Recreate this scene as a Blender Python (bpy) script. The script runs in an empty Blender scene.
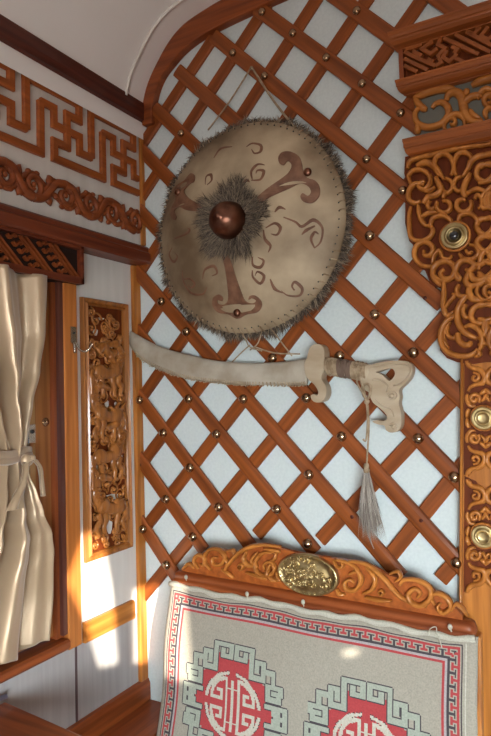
import bpy, bmesh, math, random
from mathutils import Vector, Matrix
from mathutils.geometry import tessellate_polygon
random.seed(7)
S = bpy.context.scene
COL = S.collection

# ------------------------------------------------------------------ camera
FPX, YAW, PITCH, ROLL = 615.0, .514, .040, .027
Fw = Vector((-math.sin(YAW)*math.cos(PITCH), math.cos(YAW)*math.cos(PITCH), math.sin(PITCH)))
_r = Vector((math.cos(YAW), math.sin(YAW), 0)); _d = Fw.cross(_r)
Rt = math.cos(ROLL)*_r + math.sin(ROLL)*_d
Dn = -math.sin(ROLL)*_r + math.cos(ROLL)*_d
CAM = Vector((1.389, -1.70, 1.50))
cd = bpy.data.cameras.new('camera'); cam = bpy.data.objects.new('camera', cd); COL.objects.link(cam)
cd.sensor_fit = 'HORIZONTAL'; cd.sensor_width = 36; cd.lens = FPX*36/491; cd.clip_start = .02
M = Matrix((Rt, -Dn, -Fw)).transposed().to_4x4(); M.translation = CAM
cam.matrix_world = M
S.camera = cam
# ------------------------------------------------------------------ world, sun, daylight, exposure
W = bpy.data.worlds.new('sky'); S.world = W; W.use_nodes = True
W.node_tree.nodes['Background'].inputs[0].default_value = (.62, .76, 1, 1)
W.node_tree.nodes['Background'].inputs[1].default_value = .6
SUN = Vector((1, -.87, .30)).normalized()          # towards the sun
sl = bpy.data.lights.new('sun', 'SUN'); so = bpy.data.objects.new('sun', sl); COL.objects.link(so)
sl.energy = 17; sl.angle = math.radians(.55); sl.color = (1, .93, .80)
so.rotation_euler = SUN.to_track_quat('Z', 'Y').to_euler()
def area(name, loc, target, sx, sy, e, c):
    l = bpy.data.lights.new(name, 'AREA'); l.shape = 'RECTANGLE'; l.size = sx; l.size_y = sy; l.energy = e; l.color = c
    o = bpy.data.objects.new(name, l); COL.objects.link(o); o.location = loc
    o.rotation_euler = (Vector(loc)-Vector(target)).to_track_quat('Z', 'Y').to_euler(); return o
a1 = area('window_daylight', (2.35, -2.55, 1.15), (0.80, 0, .25), 1.4, .7, 34, (.84, .96, 1.02))
a2 = area('ceiling_fill', (1.5, -3.4, 1.0), (0.8, -1.2, 2.8), 1.4, .8, 19, (1, .94, .90))   # added fill lamp aimed up to brighten the ceiling
a1.data.spread = math.radians(76); a2.data.spread = math.radians(110)
S.view_settings.view_transform = 'Standard'; S.view_settings.look = 'None'
S.view_settings.gamma = 1; S.view_settings.use_curve_mapping = False
S.view_settings.exposure = 0.0

# ------------------------------------------------------------------ helpers
def ray(x, y): return Fw + (x-245.5)/FPX*Rt + (y-368)/FPX*Dn
def B(x, y, Y=0.):                                  # point of the lattice wall's plane (Y constant)
    q = ray(x, y); return CAM + q*((Y-CAM.y)/q.y)
def L(x, y, X=0.):                                  # point of the window wall's plane (X constant)
    q = ray(x, y); return CAM + q*((X-CAM.x)/q.x)
def H(x, y, Z):
    q = ray(x, y); return CAM + q*((Z-CAM.z)/q.z)
RS = .19
def RP(x, y, off=0.):                               # plane of the reclined sofa back
    q = ray(x, y); n = Vector((0, 1, -RS)); p0 = Vector((0, -.12-off, .905))
    return CAM + q*((p0-CAM).dot(n)/q.dot(n))
def crop(x0, y0, s): return lambda u, v: (x0+u/s, y0+v/s)
nB = Vector((0, -1, 0)); nL = Vector((1, 0, 0)); nR = Vector((0, -1, RS)).normalized()

class MB:
    def __init__(s): s.v = []; s.f = []; s.mi = []; s.sm = []
    def add(s, vs, fs, mi=0, smooth=True):
        b = len(s.v); s.v += [tuple(v) for v in vs]
        for f in fs: s.f.append([b+i for i in f]); s.mi.append(mi); s.sm.append(smooth)
    def box(s, a, b, mi=0):
        a, b = Vector(a), Vector(b)
        vs = [(x, y, z) for x in (a.x, b.x) for y in (a.y, b.y) for z in (a.z, b.z)]
        s.add(vs, [(0,1,3,2),(4,6,7,5),(0,4,5,1),(2,3,7,6),(0,2,6,4),(1,5,7,3)], mi, False)
    def hexa(s, q, off, mi=0):                      # a quad q pushed along off
        vs = [Vector(p) for p in q]+[Vector(p)+off for p in q]
        s.add(vs, [(0,1,2,3),(7,6,5,4),(0,4,5,1),(1,5,6,2),(2,6,7,3),(3,7,4,0)], mi, False)
    def sweep(s, rings, cap=True, mi=0, smooth=True, closed=True):
        n = len(rings[0]); fs = []
        for i in range(len(rings)-1):
            for j in range(n if closed else n-1):
                k = (j+1) % n; fs.append((i*n+j, i*n+k, (i+1)*n+k, (i+1)*n+j))
        if cap and closed:
            fs.append(tuple(range(n-1, -1, -1))); fs.append(tuple((len(rings)-1)*n+j for j in range(n)))
        s.add([p for r in rings for p in r], fs, mi, smooth)
    def tube(s, pts, r, n=8, mi=0, up=None, flat=1.0):
        rings = []
        R = r if isinstance(r, (list, tuple)) else [r]*len(pts)
        pts = [Vector(p) for p in pts]
        u0 = None
        for i, p in enumerate(pts):
            t = (pts[min(i+1, len(pts)-1)]-pts[max(i-1, 0)]).normalized()
            a = u0 if u0 is not None else (up or (Vector((0,0,1)) if abs(t.z) < .9 else Vector((1,0,0))))
            a = (a-t*a.dot(t)).normalized(); u0 = a; b = t.cross(a)
            rings.append([p+(a*math.cos(2*math.pi*j/n)+b*math.sin(2*math.pi*j/n)*flat)*R[i] for j in range(n)])
        s.sweep(rings, mi=mi)
    def lathe(s, prof, o, ax, n=24, mi=0):          # prof: (radius, height along ax)
        o = Vector(o); ax = Vector(ax).normalized()
        a = (Vector((0,0,1)) if abs(ax.z) < .9 else Vector((1,0,0))); a = (a-ax*a.dot(ax)).normalized(); b = ax.cross(a)
        s.sweep([[o+ax*h+(a*math.cos(2*math.pi*j/n)+b*math.sin(2*math.pi*j/n))*max(r, 1e-5) for j in range(n)] for r, h in prof], mi=mi)
    def ball(s, c, r, sc=(1,1,1), n=12, m=8, mi=0, rot=None):
        c = Vector(c); rings = []
        for i in range(m+1):
            th = math.pi*i/m; ring = []
            for j in range(n):
                v = Vector((math.sin(th)*math.cos(2*math.pi*j/n)*sc[0], math.sin(th)*math.sin(2*math.pi*j/n)*sc[1], math.cos(th)*sc[2]))*r
                if rot: v = rot @ v
                ring.append(c+v)
            rings.append(ring)
        s.sweep(rings, mi=mi, cap=False)
    def poly(s, pts, n, t, mi=0, holes=(), back=0.0):   # outline pushed along n, with holes
        loops = [[Vector(p) for p in pts]]+[[Vector(p) for p in h] for h in holes]
        allp = [p for l in loops for p in l]
        tris = tessellate_polygon(loops)
        N = len(allp); vs = [p+n*back for p in allp]+[p+n*t for p in allp]
        fs = []
        for a, b, c in tris:
            fs.append((a, b, c)); fs.append((N+c, N+b, N+a))
        k = 0
        for l in loops:
            m = len(l)
            for i in range(m):
                j = (i+1) % m; fs.append((k+i, k+j, N+k+j, N+k+i))
            k += m
        s.add(vs, fs, mi, False)
    def ribbon(s, pts, n, w, h, prof='round', mi=0, closed=False, base=0.0):
        P = {'round': [(-1,0),(-.96,.45),(-.65,.88),(0,1),(.65,.88),(.96,.45),(1,0)],
             'flat': [(-1,0),(-1,.8),(-.8,1),(.8,1),(1,.8),(1,0)],
             'groove': [(-1,0),(-1,.7),(-.75,1),(-.35,.75),(0,.6),(.35,.75),(.75,1),(1,.7),(1,0)]}[prof]
        pts = [Vector(p) for p in pts]; N = len(pts)
        Wd = w if isinstance(w, (list, tuple)) else [w]*N
        rings = []
        for i, p in enumerate(pts):
            if closed: a, b = pts[i-1], pts[(i+1) % N]
            else: a, b = pts[max(i-1, 0)], pts[min(i+1, N-1)]
            t1 = (p-a).normalized() if (p-a).length > 1e-9 else (b-p).normalized()
            t2 = (b-p).normalized() if (b-p).length > 1e-9 else t1
            t = (t1+t2); t = t.normalized() if t.length > 1e-6 else t1
            sd = n.cross(t).normalized(); c = max(.5, math.sqrt(max(.01, (1+t1.dot(t2))/2)))
            rings.append([p+n*base+sd*(x*Wd[i]/c)+n*(y*h*(min(1, .35+.65*Wd[i]/max(Wd)))) for x, y in P])
        if closed: rings.append(rings[0])
        s.sweep(rings, cap=not closed, mi=mi, smooth=(prof == 'round'))
    def build(s, name, mats, parent=None, bevel=0, smooth=None, sub=0):
        me = bpy.data.meshes.new(name); me.from_pydata(s.v, [], s.f)
        mats = mats if isinstance(mats, (list, tuple)) else [mats]
        for m in mats: me.materials.append(m)
        me.polygons.foreach_set('material_index', s.mi)
        me.polygons.foreach_set('use_smooth', s.sm if smooth is None else [smooth]*len(s.f))
        bm = bmesh.new(); bm.from_mesh(me); bmesh.ops.recalc_face_normals(bm, faces=bm.faces); bm.to_mesh(me); bm.free()
        o = bpy.data.objects.new(name, me); COL.objects.link(o)
        if parent is not None:
            o.parent = parent; o.matrix_parent_inverse = Matrix.Translation(-ROOT.get(parent.name, Vector((0,0,0))))
        if bevel:
            b = o.modifiers.new('bevel', 'BEVEL'); b.width = bevel; b.segments = 2; b.limit_method = 'ANGLE'; b.angle_limit = .6
        if sub:
            b = o.modifiers.new('sub', 'SUBSURF'); b.levels = sub; b.render_levels = sub
        return o
ROOT = {}
def thing(name, label, cat, loc, group=None):
    o = bpy.data.objects.new(name, None); COL.objects.link(o); o.location = loc; o.empty_display_size = .05
    ROOT[o.name] = Vector(loc); o['label'] = label; o['category'] = cat
    if group: o['group'] = group
    return o
def tag(o, label, cat, group=None):
    o['label'] = label; o['category'] = cat
    if group: o['group'] = group
    return o
def struct(o, label=None):
    o['kind'] = 'structure'
    if label: o['label'] = label
    return o
def cr(pts, k=5, closed=False):                     # smooth curve through points (tuples or Vectors)
    P = [Vector(p) for p in pts]; N = len(P); out = []
    rng = range(N if closed else N-1)
    for i in rng:
        if closed: a, b, c, d = P[i-1], P[i], P[(i+1) % N], P[(i+2) % N]
        else: a, b, c, d = P[max(i-1, 0)], P[i], P[i+1], P[min(i+2, N-1)]
        for j in range(k):
            t = j/k
            out.append(.5*((2*b)+(c-a)*t+(2*a-5*b+4*c-d)*t*t+(3*b-a-3*c+d)*t**3))
    if not closed: out.append(P[-1])
    return out
def taper(N, w, a=.35, b=.35, p=.5):                # widths along a stroke, thin at the ends
    return [w*(a+(1-a)*min(1, (i/(N-1))/p))*(b+(1-b)*min(1, ((N-1-i)/(N-1))/p)) if N > 1 else w for i in range(N)]
def curl(cx, cy, r0, r1, a0, sweep, n=18):          # a spiral stroke
    return [(cx+(r0+(r1-r0)*i/n)*math.cos(math.radians(a0+sweep*i/n)), cy+(r0+(r1-r0)*i/n)*math.sin(math.radians(a0+sweep*i/n))) for i in range(n+1)]

# ------------------------------------------------------------------ materials
def pbr(name, c, rough=.5, metal=0, coat=0, spec=.5):
    m = bpy.data.materials.new(name); m.use_nodes = True; b = m.node_tree.nodes['Principled BSDF']
    b.inputs['Base Color'].default_value = (*c, 1); b.inputs['Roughness'].default_value = rough
    b.inputs['Metallic'].default_value = metal; b.inputs['Coat Weight'].default_value = coat
    b.inputs['Coat Roughness'].default_value = .15; b.inputs['Specular IOR Level'].default_value = spec
    return m
def noisy(name, c1, c2, scale=(8,8,8), ns=1., rough=.5, metal=0, coat=0, bump=0., detail=4, lo=.35, hi=.65, coords='Object', spec=.5):
    m = pbr(name, c1, rough, metal, coat, spec); nt = m.node_tree; b = nt.nodes['Principled BSDF']
    tc = nt.nodes.new('ShaderNodeTexCoord'); mp = nt.nodes.new('ShaderNodeMapping'); mp.inputs['Scale'].default_value = scale
    no = nt.nodes.new('ShaderNodeTexNoise'); no.inputs['Scale'].default_value = ns; no.inputs['Detail'].default_value = detail
    ra = nt.nodes.new('ShaderNodeValToRGB'); e = ra.color_ramp.elements
    e[0].position = lo; e[0].color = (*c1, 1); e[1].position = hi; e[1].color = (*c2, 1)
    nt.links.new(tc.outputs[coords], mp.inputs[0]); nt.links.new(mp.outputs[0], no.inputs['Vector'])
    nt.links.new(no.outputs[0], ra.inputs[0]); nt.links.new(ra.outputs[0], b.inputs['Base Color'])
    if bump:
        bu = nt.nodes.new('ShaderNodeBump'); bu.inputs['Strength'].default_value = bump; bu.inputs['Distance'].default_value = .002
        nt.links.new(no.outputs[0], bu.inputs['Height']); nt.links.new(bu.outputs[0], b.inputs['Normal'])
    return m
AX = {'x': (3, 60, 60), 'y': (60, 3, 60), 'z': (60, 60, 3)}
def wood(name, c1, c2, ax='x', rough=.35, coat=.35):
    c1 = (c1[0]*.98, c1[1]*.84, c1[2]*.62); c2 = (c2[0]*.98, c2[1]*.84, c2[2]*.62)
    m = noisy(name, c1, c2, AX[ax], 1., .5, 0, coat*.8, .15, 5, .3, .7, spec=.25); m.node_tree.nodes['Principled BSDF'].inputs['Coat Roughness'].default_value = .12; return m
RED1, RED2 = (.145, .039, .009), (.315, .092, .022)
slat_front = wood('varnished red slat wood', RED1, RED2, 'x')
slat_back = wood('varnished red slat wood, back layer', RED1, RED2, 'x', .45, .15)
OR1, OR2 = (.29, .105, .020), (.56, .235, .058)
honey = {a: wood('honey carved wood '+a, OR1, OR2, a, .3, .4) for a in 'xyz'}
RB1, RB2 = (.16, .040, .014), (.32, .090, .028)
redw = {a: wood('red brown wood '+a, RB1, RB2, a, .35, .35) for a in 'xyz'}
DK1, DK2 = (.060, .013, .009), (.115, .028, .018)
dark = {a: wood('dark mahogany '+a, DK1, DK2, a, .32, .4) for a in 'xyz'}
redo = wood('red orange fret wood', (.23,.062,.014), (.44,.130,.030), 'y')
redo_x = wood('red orange wood x', (.20,.060,.016), (.38,.120,.032), 'x')
redo_z = wood('red orange wood z', (.22,.066,.016), (.42,.135,.034), 'z')
carve_m = wood('glossy carved red wood', (.22,.082,.018), (.46,.19,.050), 'z', .35, 1.)
mahog = {a: wood('red mahogany '+a, (.10,.022,.012), (.20,.050,.024), a, .35, .35) for a in 'xyz'}
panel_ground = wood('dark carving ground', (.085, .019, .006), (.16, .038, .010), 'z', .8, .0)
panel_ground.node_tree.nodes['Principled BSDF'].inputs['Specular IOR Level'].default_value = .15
cream = noisy('cream panel board', (.62, .58, .53), (.68, .64, .59), (30, 30, 2), 1., .6, bump=.05)
shaded_panel = noisy('panel board darkened for shade', (.37, .345, .335), (.42, .395, .385), (60, 60, 3), 1., .6, bump=.05)  # darker than the cream board: shade of the lower wall put into colour
fabric_wall = noisy('pale fabric wall', (.57, .62, .61), (.62, .67, .655), (120, 120, 120), 1., .8, bump=.08)
white_ceiling = noisy('white vault lining', (.86, .83, .80), (.89, .86, .84), (2, 2, 2), 1., .45)
brass = noisy('aged brass', (.40, .29, .13), (.58, .45, .23), (40, 40, 40), 1., .36, 1)
pewter = noisy('worn bronze nail', (.30, .19, .11), (.45, .30, .18), (60, 60, 60), 1., .22, 1)
copper = noisy('hammered copper', (.15, .065, .042), (.27, .125, .08), (30, 30, 30), 1., .34, 1, bump=.3)
leather = noisy('stained raw hide', (.15, .095, .050), (.49, .375, .24), (4.5, 4.5, 4.5), 1., .62, bump=.15, detail=8, lo=.36, hi=.66)
[n_ for n_ in leather.node_tree.nodes if n_.type == 'MAPPING'][0].inputs['Location'].default_value = (3.3, 1.2, 5.1)
hide_edge = noisy('hide turned edge', (.33, .24, .15), (.50, .39, .26), (40, 40, 40), 1., .7)
tooled = noisy('brown tooled hide', (.125, .052, .027), (.23, .110, .060), (30, 30, 30), 1., .5)
tooled_thin = noisy('brown painted scroll', (.12, .048, .024), (.21, .095, .050), (30, 30, 30), 1., .6)
fur = [pbr('fur %s' % n, c, .8) for n, c in (('dark', (.05, .034, .023)), ('grey', (.15, .11, .078)), ('tan', (.29, .215, .14)))]
black = pbr('near black', (.012, .010, .010), .4)
glass_black = pbr('black glass bead', (.01, .01, .012), .08, coat=1)
scab = noisy('pale scabbard hide', (.30, .24, .17), (.46, .40, .32), (12, 12, 12), 1., .65, bump=.2, detail=6)
palewood = noisy('pale carved wood', (.33, .235, .14), (.46, .36, .25), (6, 20, 20), 1., .55, bump=.1)
cord = noisy('tan leather cord', (.24, .16, .09), (.42, .31, .20), (60, 60, 60), 1., .8)
hair_m = [pbr('hair %s' % n, c, .6) for n, c in (('light', (.42, .36, .30)), ('mid', (.26, .21, .17)), ('dark', (.12, .09, .07)))]
steel = pbr('tarnished nickel', (.58, .53, .44), .25, 1)
satin = noisy('gold satin', (.47, .33, .20), (.54, .39, .25), (5, 5, 5), 1., .36, .35, 0, 0)
satin.node_tree.nodes['Principled BSDF'].inputs['Sheen Weight'].default_value = .4
seam_m = pbr('purple brown seam', (.10, .06, .06), .6)
wool = [noisy('wool '+n, c, tuple(min(1, x*1.25) for x in c), (250, 250, 250), 1., .95, bump=.5) for n, c in
        (('beige', (.275, .243, .195)), ('red', (.32, .038, .040)), ('black', (.045, .035, .04)), ('grey green', (.27, .285, .23)), ('lilac', (.30, .26, .255)), ('oat', (.40, .37, .30)))]
velvet = pbr('burgundy upholstery', (.10, .015, .035), .8)

# ------------------------------------------------------------------ room shell
RW = 2.62; RB_Y = -3.6
vault = [(.045,2.40),(.055,2.46),(.062,2.512),(.088,2.585),(.138,2.655),(.185,2.705),(.244,2.742),(.33,2.764),(.423,2.778),(.6,2.79),(.9,2.80),(1.31,2.805)]
vault += [(RW-x, z) for x, z in vault[-2::-1]]
vv = cr([(x, z) for x, z in vault], 3)
m = MB(); m.sweep([[Vector((p.x, y, p.y)) for p in vv] for y in (.02, RB_Y)], cap=False, closed=False)
m.sweep([[Vector((1.31+(p.x-1.31)*1.03, y, p.y+.04)) for p in vv] for y in (.02, RB_Y)], cap=False, closed=False)
struct(m.build('ceiling', white_ceiling), 'white vaulted ceiling')
m = MB(); m.box((-.1, RB_Y, -.05), (RW+.1, .1, 0)); struct(m.build('floor', noisy('beige carpet', (.42,.36,.28), (.55,.48,.38), (40,40,40), 1., .95)))
m = MB(); m.box((-.08, 0, 0), (RW+.08, .06, 2.95)); struct(m.build('wall_back', fabric_wall))
m = MB(); m.box((-.08, RB_Y-.06, 0), (RW+.08, RB_Y, 2.95)); struct(m.build('wall_front', redw['x']))
# window wall, with its opening
wy = L(66, 450).y; wz0 = .80; wz1 = 1.93; wyl = -1.5
m = MB()
m.box((-.06, RB_Y, 0), (0, 0, .76)); struct(m.build('wall_left_lower', shaded_panel)); m = MB(); m.box((-.06, RB_Y, .76), (0, 0, wz0)); m.box((-.06, wy, wz0), (0, 0, wz1)); m.box((-.06, RB_Y, wz0), (0, wyl, wz1)); m.box((-.06, RB_Y, wz1), (0, 0, 2.0))  # lower wall takes the board colour darkened for shade
struct(m.build('wall_left', cream))
m = MB(); m.box((-.06, RB_Y, 1.985), (.03, 0, 2.56)); m.build('upper_board', cream, None)
struct(bpy.data.objects['upper_board']).name = 'wall_left_upper'
# opposite wall with a window, masked by an added sheet that leaves slits of sun
def sunhole(pts):
    k = (RW)/SUN.x
    return [Vector((RW, y+SUN.y*k, z+SUN.z*k)) for y, z in pts]
hole1 = sunhole([(-.285,1.085),(-.359,.955),(-.28,.803),(-.227,.652),(-.139,.630),(-.165,.87),(-.20,1.04)])
hole2 = sunhole([(-.062,.600),(-.055,.84),(.10,.84),(.10,.55),(.02,.58)])
q = RP(348, 652); hc = (q-SUN*(q.x/SUN.x)); hole3 = sunhole([(hc.y+.024*math.cos(a*.63), hc.z+.009*math.sin(a*.63)) for a in range(10)])
wy0, wy1, wzb, wzt = -3.1, -1.7, 1.0, 2.05
m = MB()
outer = [Vector((RW, y, z)) for y, z in ((RB_Y, 0), (.02, 0), (.02, 2.6), (RB_Y, 2.6))]
m.poly(outer, Vector((1,0,0)), .06, holes=[[Vector((RW, y, z)) for y, z in ((wy0, wzb), (wy0, wzt), (wy1, wzt), (wy1, wzb))]])
struct(m.build('wall_right', honey['z']))
m = MB(); m.poly([Vector((RW, y, z)) for y, z in ((wy0-.02, wzb-.02), (wy1+.02, wzb-.02), (wy1+.02, wzt+.02), (wy0-.02, wzt+.02))], Vector((1,0,0)), .004, holes=[h[::-1] for h in (hole1, hole2, hole3)])
struct(m.build('sun_mask', pbr('sun mask sheet', (.6, .55, .45), .9)))  # unseen sheet added to shape the sun patches

# wooden arch that follows the vault on the lattice wall
outer_a = [(.058,2.44)]+[(x, z) for x, z in vault[2:12]]+[(RW-x, z) for x, z in vault[10:1:-1]]+[(RW-.058,2.44)]
inner_l = [(.10,2.44),(.108,2.512),(.125,2.56),(.150,2.595),(.181,2.62),(.235,2.655),(.307,2.679),(.39,2.692),(.48,2.700),(.626,2.710),(.9,2.72),(1.31,2.722)]
inner_a = inner_l+[(RW-x, z) for x, z in inner_l[-2::-1]]
oa, ia = cr(outer_a, 4), cr(inner_a, 4)
n = len(oa); ia = [ia[min(len(ia)-1, round(i*(len(ia)-1)/(n-1)))] for i in range(n)]
m = MB()
m.sweep([[Vector((o.x, 0, o.y)), Vector((o.x, -.032, o.y)), Vector((i.x, -.032, i.y)), Vector((i.x, 0, i.y))] for o, i in zip(oa, ia)], smooth=False)
struct(m.build('trim_1', redw['x'], bevel=.004), 'dark wooden arch between vault and lattice wall')
# thin white seam bead on the vault
m = MB(); m.tube([Vector((p.x+(.006 if p.x < 1.3 else -.006), -.125, p.y-.006)) for p in vv if p.y > 2.505], .0055, 6)
struct(m.build('trim_2', pbr('bead white', (.80, .76, .70), .5)), 'thin white seam bead across the vault')
# cornice of the window wall
m = MB()
prof = [(.028,2.434),(.050,2.434),(.052,2.452),(.068,2.456),(.070,2.478),(.070,2.515),(.03,2.515)]
m.sweep([[Vector((x, y, z)) for x, z in prof] for y in (-.002, RB_Y+.01)], smooth=False)
struct(m.build('trim_3', dark['y']), 'dark cornice along the top of the window wall')
m = MB(); m.sweep([[Vector((x, y, z)) for x, z in [(0,1.955),(.066,1.955),(.070,1.962),(.070,1.990),(.062,1.996),(.060,2.010),(.050,2.018),(.03,2.022),(0,2.022)]] for y in (-.002, RB_Y+.01)], smooth=False)
struct(m.build('trim_4', mahog['y'], bevel=.001), 'red brown beam dividing the window wall')
# corner battens
m = MB(); a = L(139.5,200,.03).y
m.box((.031, a-.002, 2.024), (.044, -.002, 2.433)); struct(m.build('trim_5', honey['z'], bevel=.002), 'upper corner batten')
m = MB(); m.box((.001, L(131,330).y, .53), (.016, L(138,330).y, 1.954)); struct(m.build('trim_6', honey['z'], bevel=.003), 'lower corner batten')
# rail below the carved panel, post beside the window
pz0, pz1 = L(90,632).z, L(90,616).z
m = MB(); m.sweep([[Vector((x, y, z)) for x, z in [(0,.752),(.014,.752),(.018,.757),(.018,.807),(.012,.813),(0,.813)]] for y in (L(82,620).y, L(131,600).y)], smooth=False)
struct(m.build('trim_7', honey['y']), 'honey coloured rail under the carved panel')
m = MB(); m.box((0, L(66.5,450,.032).y, .765), (.032, L(79.5,450,.032).y, 1.954)); struct(m.build('trim_8', wood('orange post wood', (.36,.125,.030), (.62,.25,.075), 'z'), bevel=.004), 'post on the right of the window')
m = MB(); m.box((0, L(60.8,450,.026).y, .81), (.026, L(66.3,450,.026).y, 1.954)); struct(m.build('trim_10', wood('dark purple brown reveal strip', (.06,.018,.016), (.13,.045,.035), 'z', .3, .8), bevel=.004), 'added dark glossy strip for the post reveal beside the window frame')  # dark strip added to stand for the side face of the post
m = MB(); m.box((.0, L(75.3,690).y, .0), (.002, L(77.3,690).y, .764)); struct(m.build('trim_9', seam_m), 'seam between the lower wall boards')
m = MB(); m.sweep([[Vector((x, y, z)) for x, z in [(0,.46),(.022,.46),(.022,.515),(.015,.53),(0,.53)]] for y in (-.0015, -1.2)], smooth=False)
struct(m.build('baseboard_left', redw['y']), 'red brown skirting above the bench')

# window on the left wall
win = thing('window_1', 'curtained window in a brown wooden frame', 'window', (0, wy, wz0)); win['kind'] = 'structure'
def zbox(px0, px1, x0, x1, z0, z1, y=450): return (x0, L(px0, y, x1).y, z0), (x1, L(px1, y, x1).y, z1)
m = MB(); m.box(*zbox(54, 65.5, -.02, .012, wz0, wz1)); m.box((-.02, wyl, wz1-.05), (.012, L(54,450).y, wz1)); m.build('frame', redw['z'], win, bevel=.004)
m = MB(); m.box(*zbox(35, 51.5, -.03, -.002, wz0+.01, wz1-.05)); m.box((-.03, wyl, wz0+.01), (-.002, L(36,450).y, wz0+.08)); m.build('sash', wood('brown orange sash wood', (.24,.095,.032), (.42,.19,.075), 'z'), win, bevel=.003)
m = MB(); m.box(*zbox(51.6, 53.8, -.03, -.001, wz0+.01, wz1-.05)); m.build('rebate', seam_m, win)
m = MB(); m.box(*zbox(30, 35.4, -.03, .004, wz0+.06, L(33,385).z)); m.build('edge_strip', wood('pale edge strip', (.45,.28,.14), (.55,.36,.2), 'z'), win)
m = MB(); m.box((-.024, wyl, wz0), (-.018, L(36,450).y, wz1)); g = pbr('window glass', (.6,.7,.8), .05); g.node_tree.nodes['Principled BSDF'].inputs['Transmission Weight'].default_value = .9; m.build('pane', g, win)
m = MB(); m.sweep([[Vector((x, y, z)) for x, z in [(-.06,.775),(.040,.775),(.046,.782),(.046,.798),(.040,.803),(-.06,.803)]] for y in (wyl, L(66.5,640,.03).y)], smooth=False)
m.build('sill', redw['y'], win)
def screw(c, n, r, mat, par, name):
    k = MB(); k.lathe([(r,0),(r,.002),(r*.8,.0035),(r*.25,.004),(0,.004)], c, n, 14, 0); k.lathe([(r*.35,.0035),(r*.35,.008),(0,.009)], c, n, 10, 0); return k.build(name, mat, par)
screw(L(45.5,422,-.002), nL, .013, pewter, win, 'knob'); screw(L(50.5,567,-.001), nL, .004, steel, win, 'screw')
m = MB(); c = L(31.5,433,.005); m.box((c.x-.001, c.y-.012, c.z-.028), (c.x+.003, c.y+.012, c.z+.024)); m.ball(c+Vector((.004,0,.004)), .006, mi=1); m.build('latch_plate', [steel, black], win)

# ------------------------------------------------------------------ lattice screen
lat = thing('lattice_screen', 'red brown crossed wooden lattice studded with round nails on the pale end wall', 'lattice', (.6, -.001, .6))
NK = {(0,0):(262.4,12.2),(1,0):(293,33.6),(2,0):(326.6,58),(3,0):(362.2,83.9),(4,0):(400.9,113.2),(1,1):(264.8,76.4),(0,1):(233.3,53),(4,1):(366.7,159.5),(5,1):(402.9,190.6),(2,-1):(357,11.2),(5,2):(370,236),(6,3):(375,314.6),(7,3):(413.8,352.7),(6,4):(340,356),(8,4):(418.4,438.5),(9,4):(454.4,477),(6,5):(306.7,398),(7,5):(342,436.4),(10,5):(456.8,562.6),(5,5):(273,358),(7,6):(309.3,474.5),(5,6):(243.8,399),(5,7):(217,434),(7,7):(277.4,509),(8,7):(308,543.5),(4,7):(189,398.8),(5,8):(190.3,467.6),(4,8):(163.8,433),(3,8):(140,400),(6,8):(219,507),(6,9):(193,536.7),(5,9):(166.4,499),(5,10):(143.4,529),(6,10):(166.8,564.8),(3,6):(187,331.6),(2,6):(161.8,301.6),(0,3):(181.5,133.6)}
fronts = {-2:[(425,-14),(436,-2),(458,10),(482,28)], -1:[(322,-14),(357,11.2),(393,37),(412,51)], 0:[(256,7.5),(262.4,12.2),(293,33.6),(326.6,58),(362.2,83.9),(400.9,113.2),(424,131)],
 1:[(212,36.5),(233.3,53),(264.8,76.4),(296,100),(366.7,159.5),(402.9,190.6),(424,209)], 2:[(176,70),(203,93),(370,236),(408,273),(440,307)],
 3:[(153,108),(181.5,133.6),(209,160),(375,314.6),(413.8,352.7),(459,400)], 4:[(142,153),(173,182),(340,356),(378,396),(418.4,438.5),(454.4,477),(461,484)],
 5:[(140,213),(159,231),(273,358),(306.7,398),(342,436.4),(421,520),(456.8,562.6),(461,568)], 6:[(137,271),(161.8,301.6),(187,331.6),(243.8,399),(309.3,474.5),(345,514),(383,556),(402,577)],
 7:[(135.5,328),(189,398.8),(217,434),(277.4,509),(308,543.5),(316,552)], 8:[(137,395),(163.8,433),(190.3,467.6),(219,507),(252,549)],
 9:[(138.5,459),(166.4,499),(193,536.7),(203,551)], 10:[(139,521),(143.4,529),(166.8,564.8),(176,579)]}
backs = {-1:[(213,37),(180,84),(158,117),(144,141)], 0:[(268,4),(233.3,53),(205,93),(181.5,133.6),(143,194)], 1:[(322,-12),(293,33.6),(264.8,76.4),(162,236),(140,270)],
 2:[(375,-14),(357,11.2),(326.6,58),(296,101),(161.8,301.6),(137,337)], 3:[(425,-12),(396,37),(362.2,83.9),(334,125),(187,331.6),(161,366),(139,401)],
 4:[(424,81),(400.9,113.2),(366.7,159.5),(340,203),(213.5,364),(189,398.8),(163.8,433),(138,468)],
 5:[(420,166),(402.9,190.6),(370,236),(273,358),(243.8,399),(217,434),(190.3,467.6),(166.4,499),(141,532)],
 6:[(424,256),(407,275),(375,314.6),(340,356),(306.7,398),(219,507),(193,536.7),(166.8,564.8),(141,596)],
 7:[(452,307),(413.8,352.7),(378,396),(342,436.4),(309.3,474.5),(277.4,509),(256,535)], 8:[(459,390),(418.4,438.5),(345,513.5),(319,540)],
 9:[(460,470),(454.4,477),(421,519),(382,565)], 10:[(459,560),(440,580)]}
def line_fit(P):
    n = len(P); cx = sum(p.x for p in P)/n; cz = sum(p.z for p in P)/n
    sxx = sum((p.x-cx)**2 for p in P); szz = sum((p.z-cz)**2 for p in P); sxz = sum((p.x-cx)*(p.z-cz) for p in P)
    a = .5*math.atan2(2*sxz, sxx-szz); return Vector((cx, 0, cz)), Vector((math.cos(a), 0, math.sin(a)))
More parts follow.
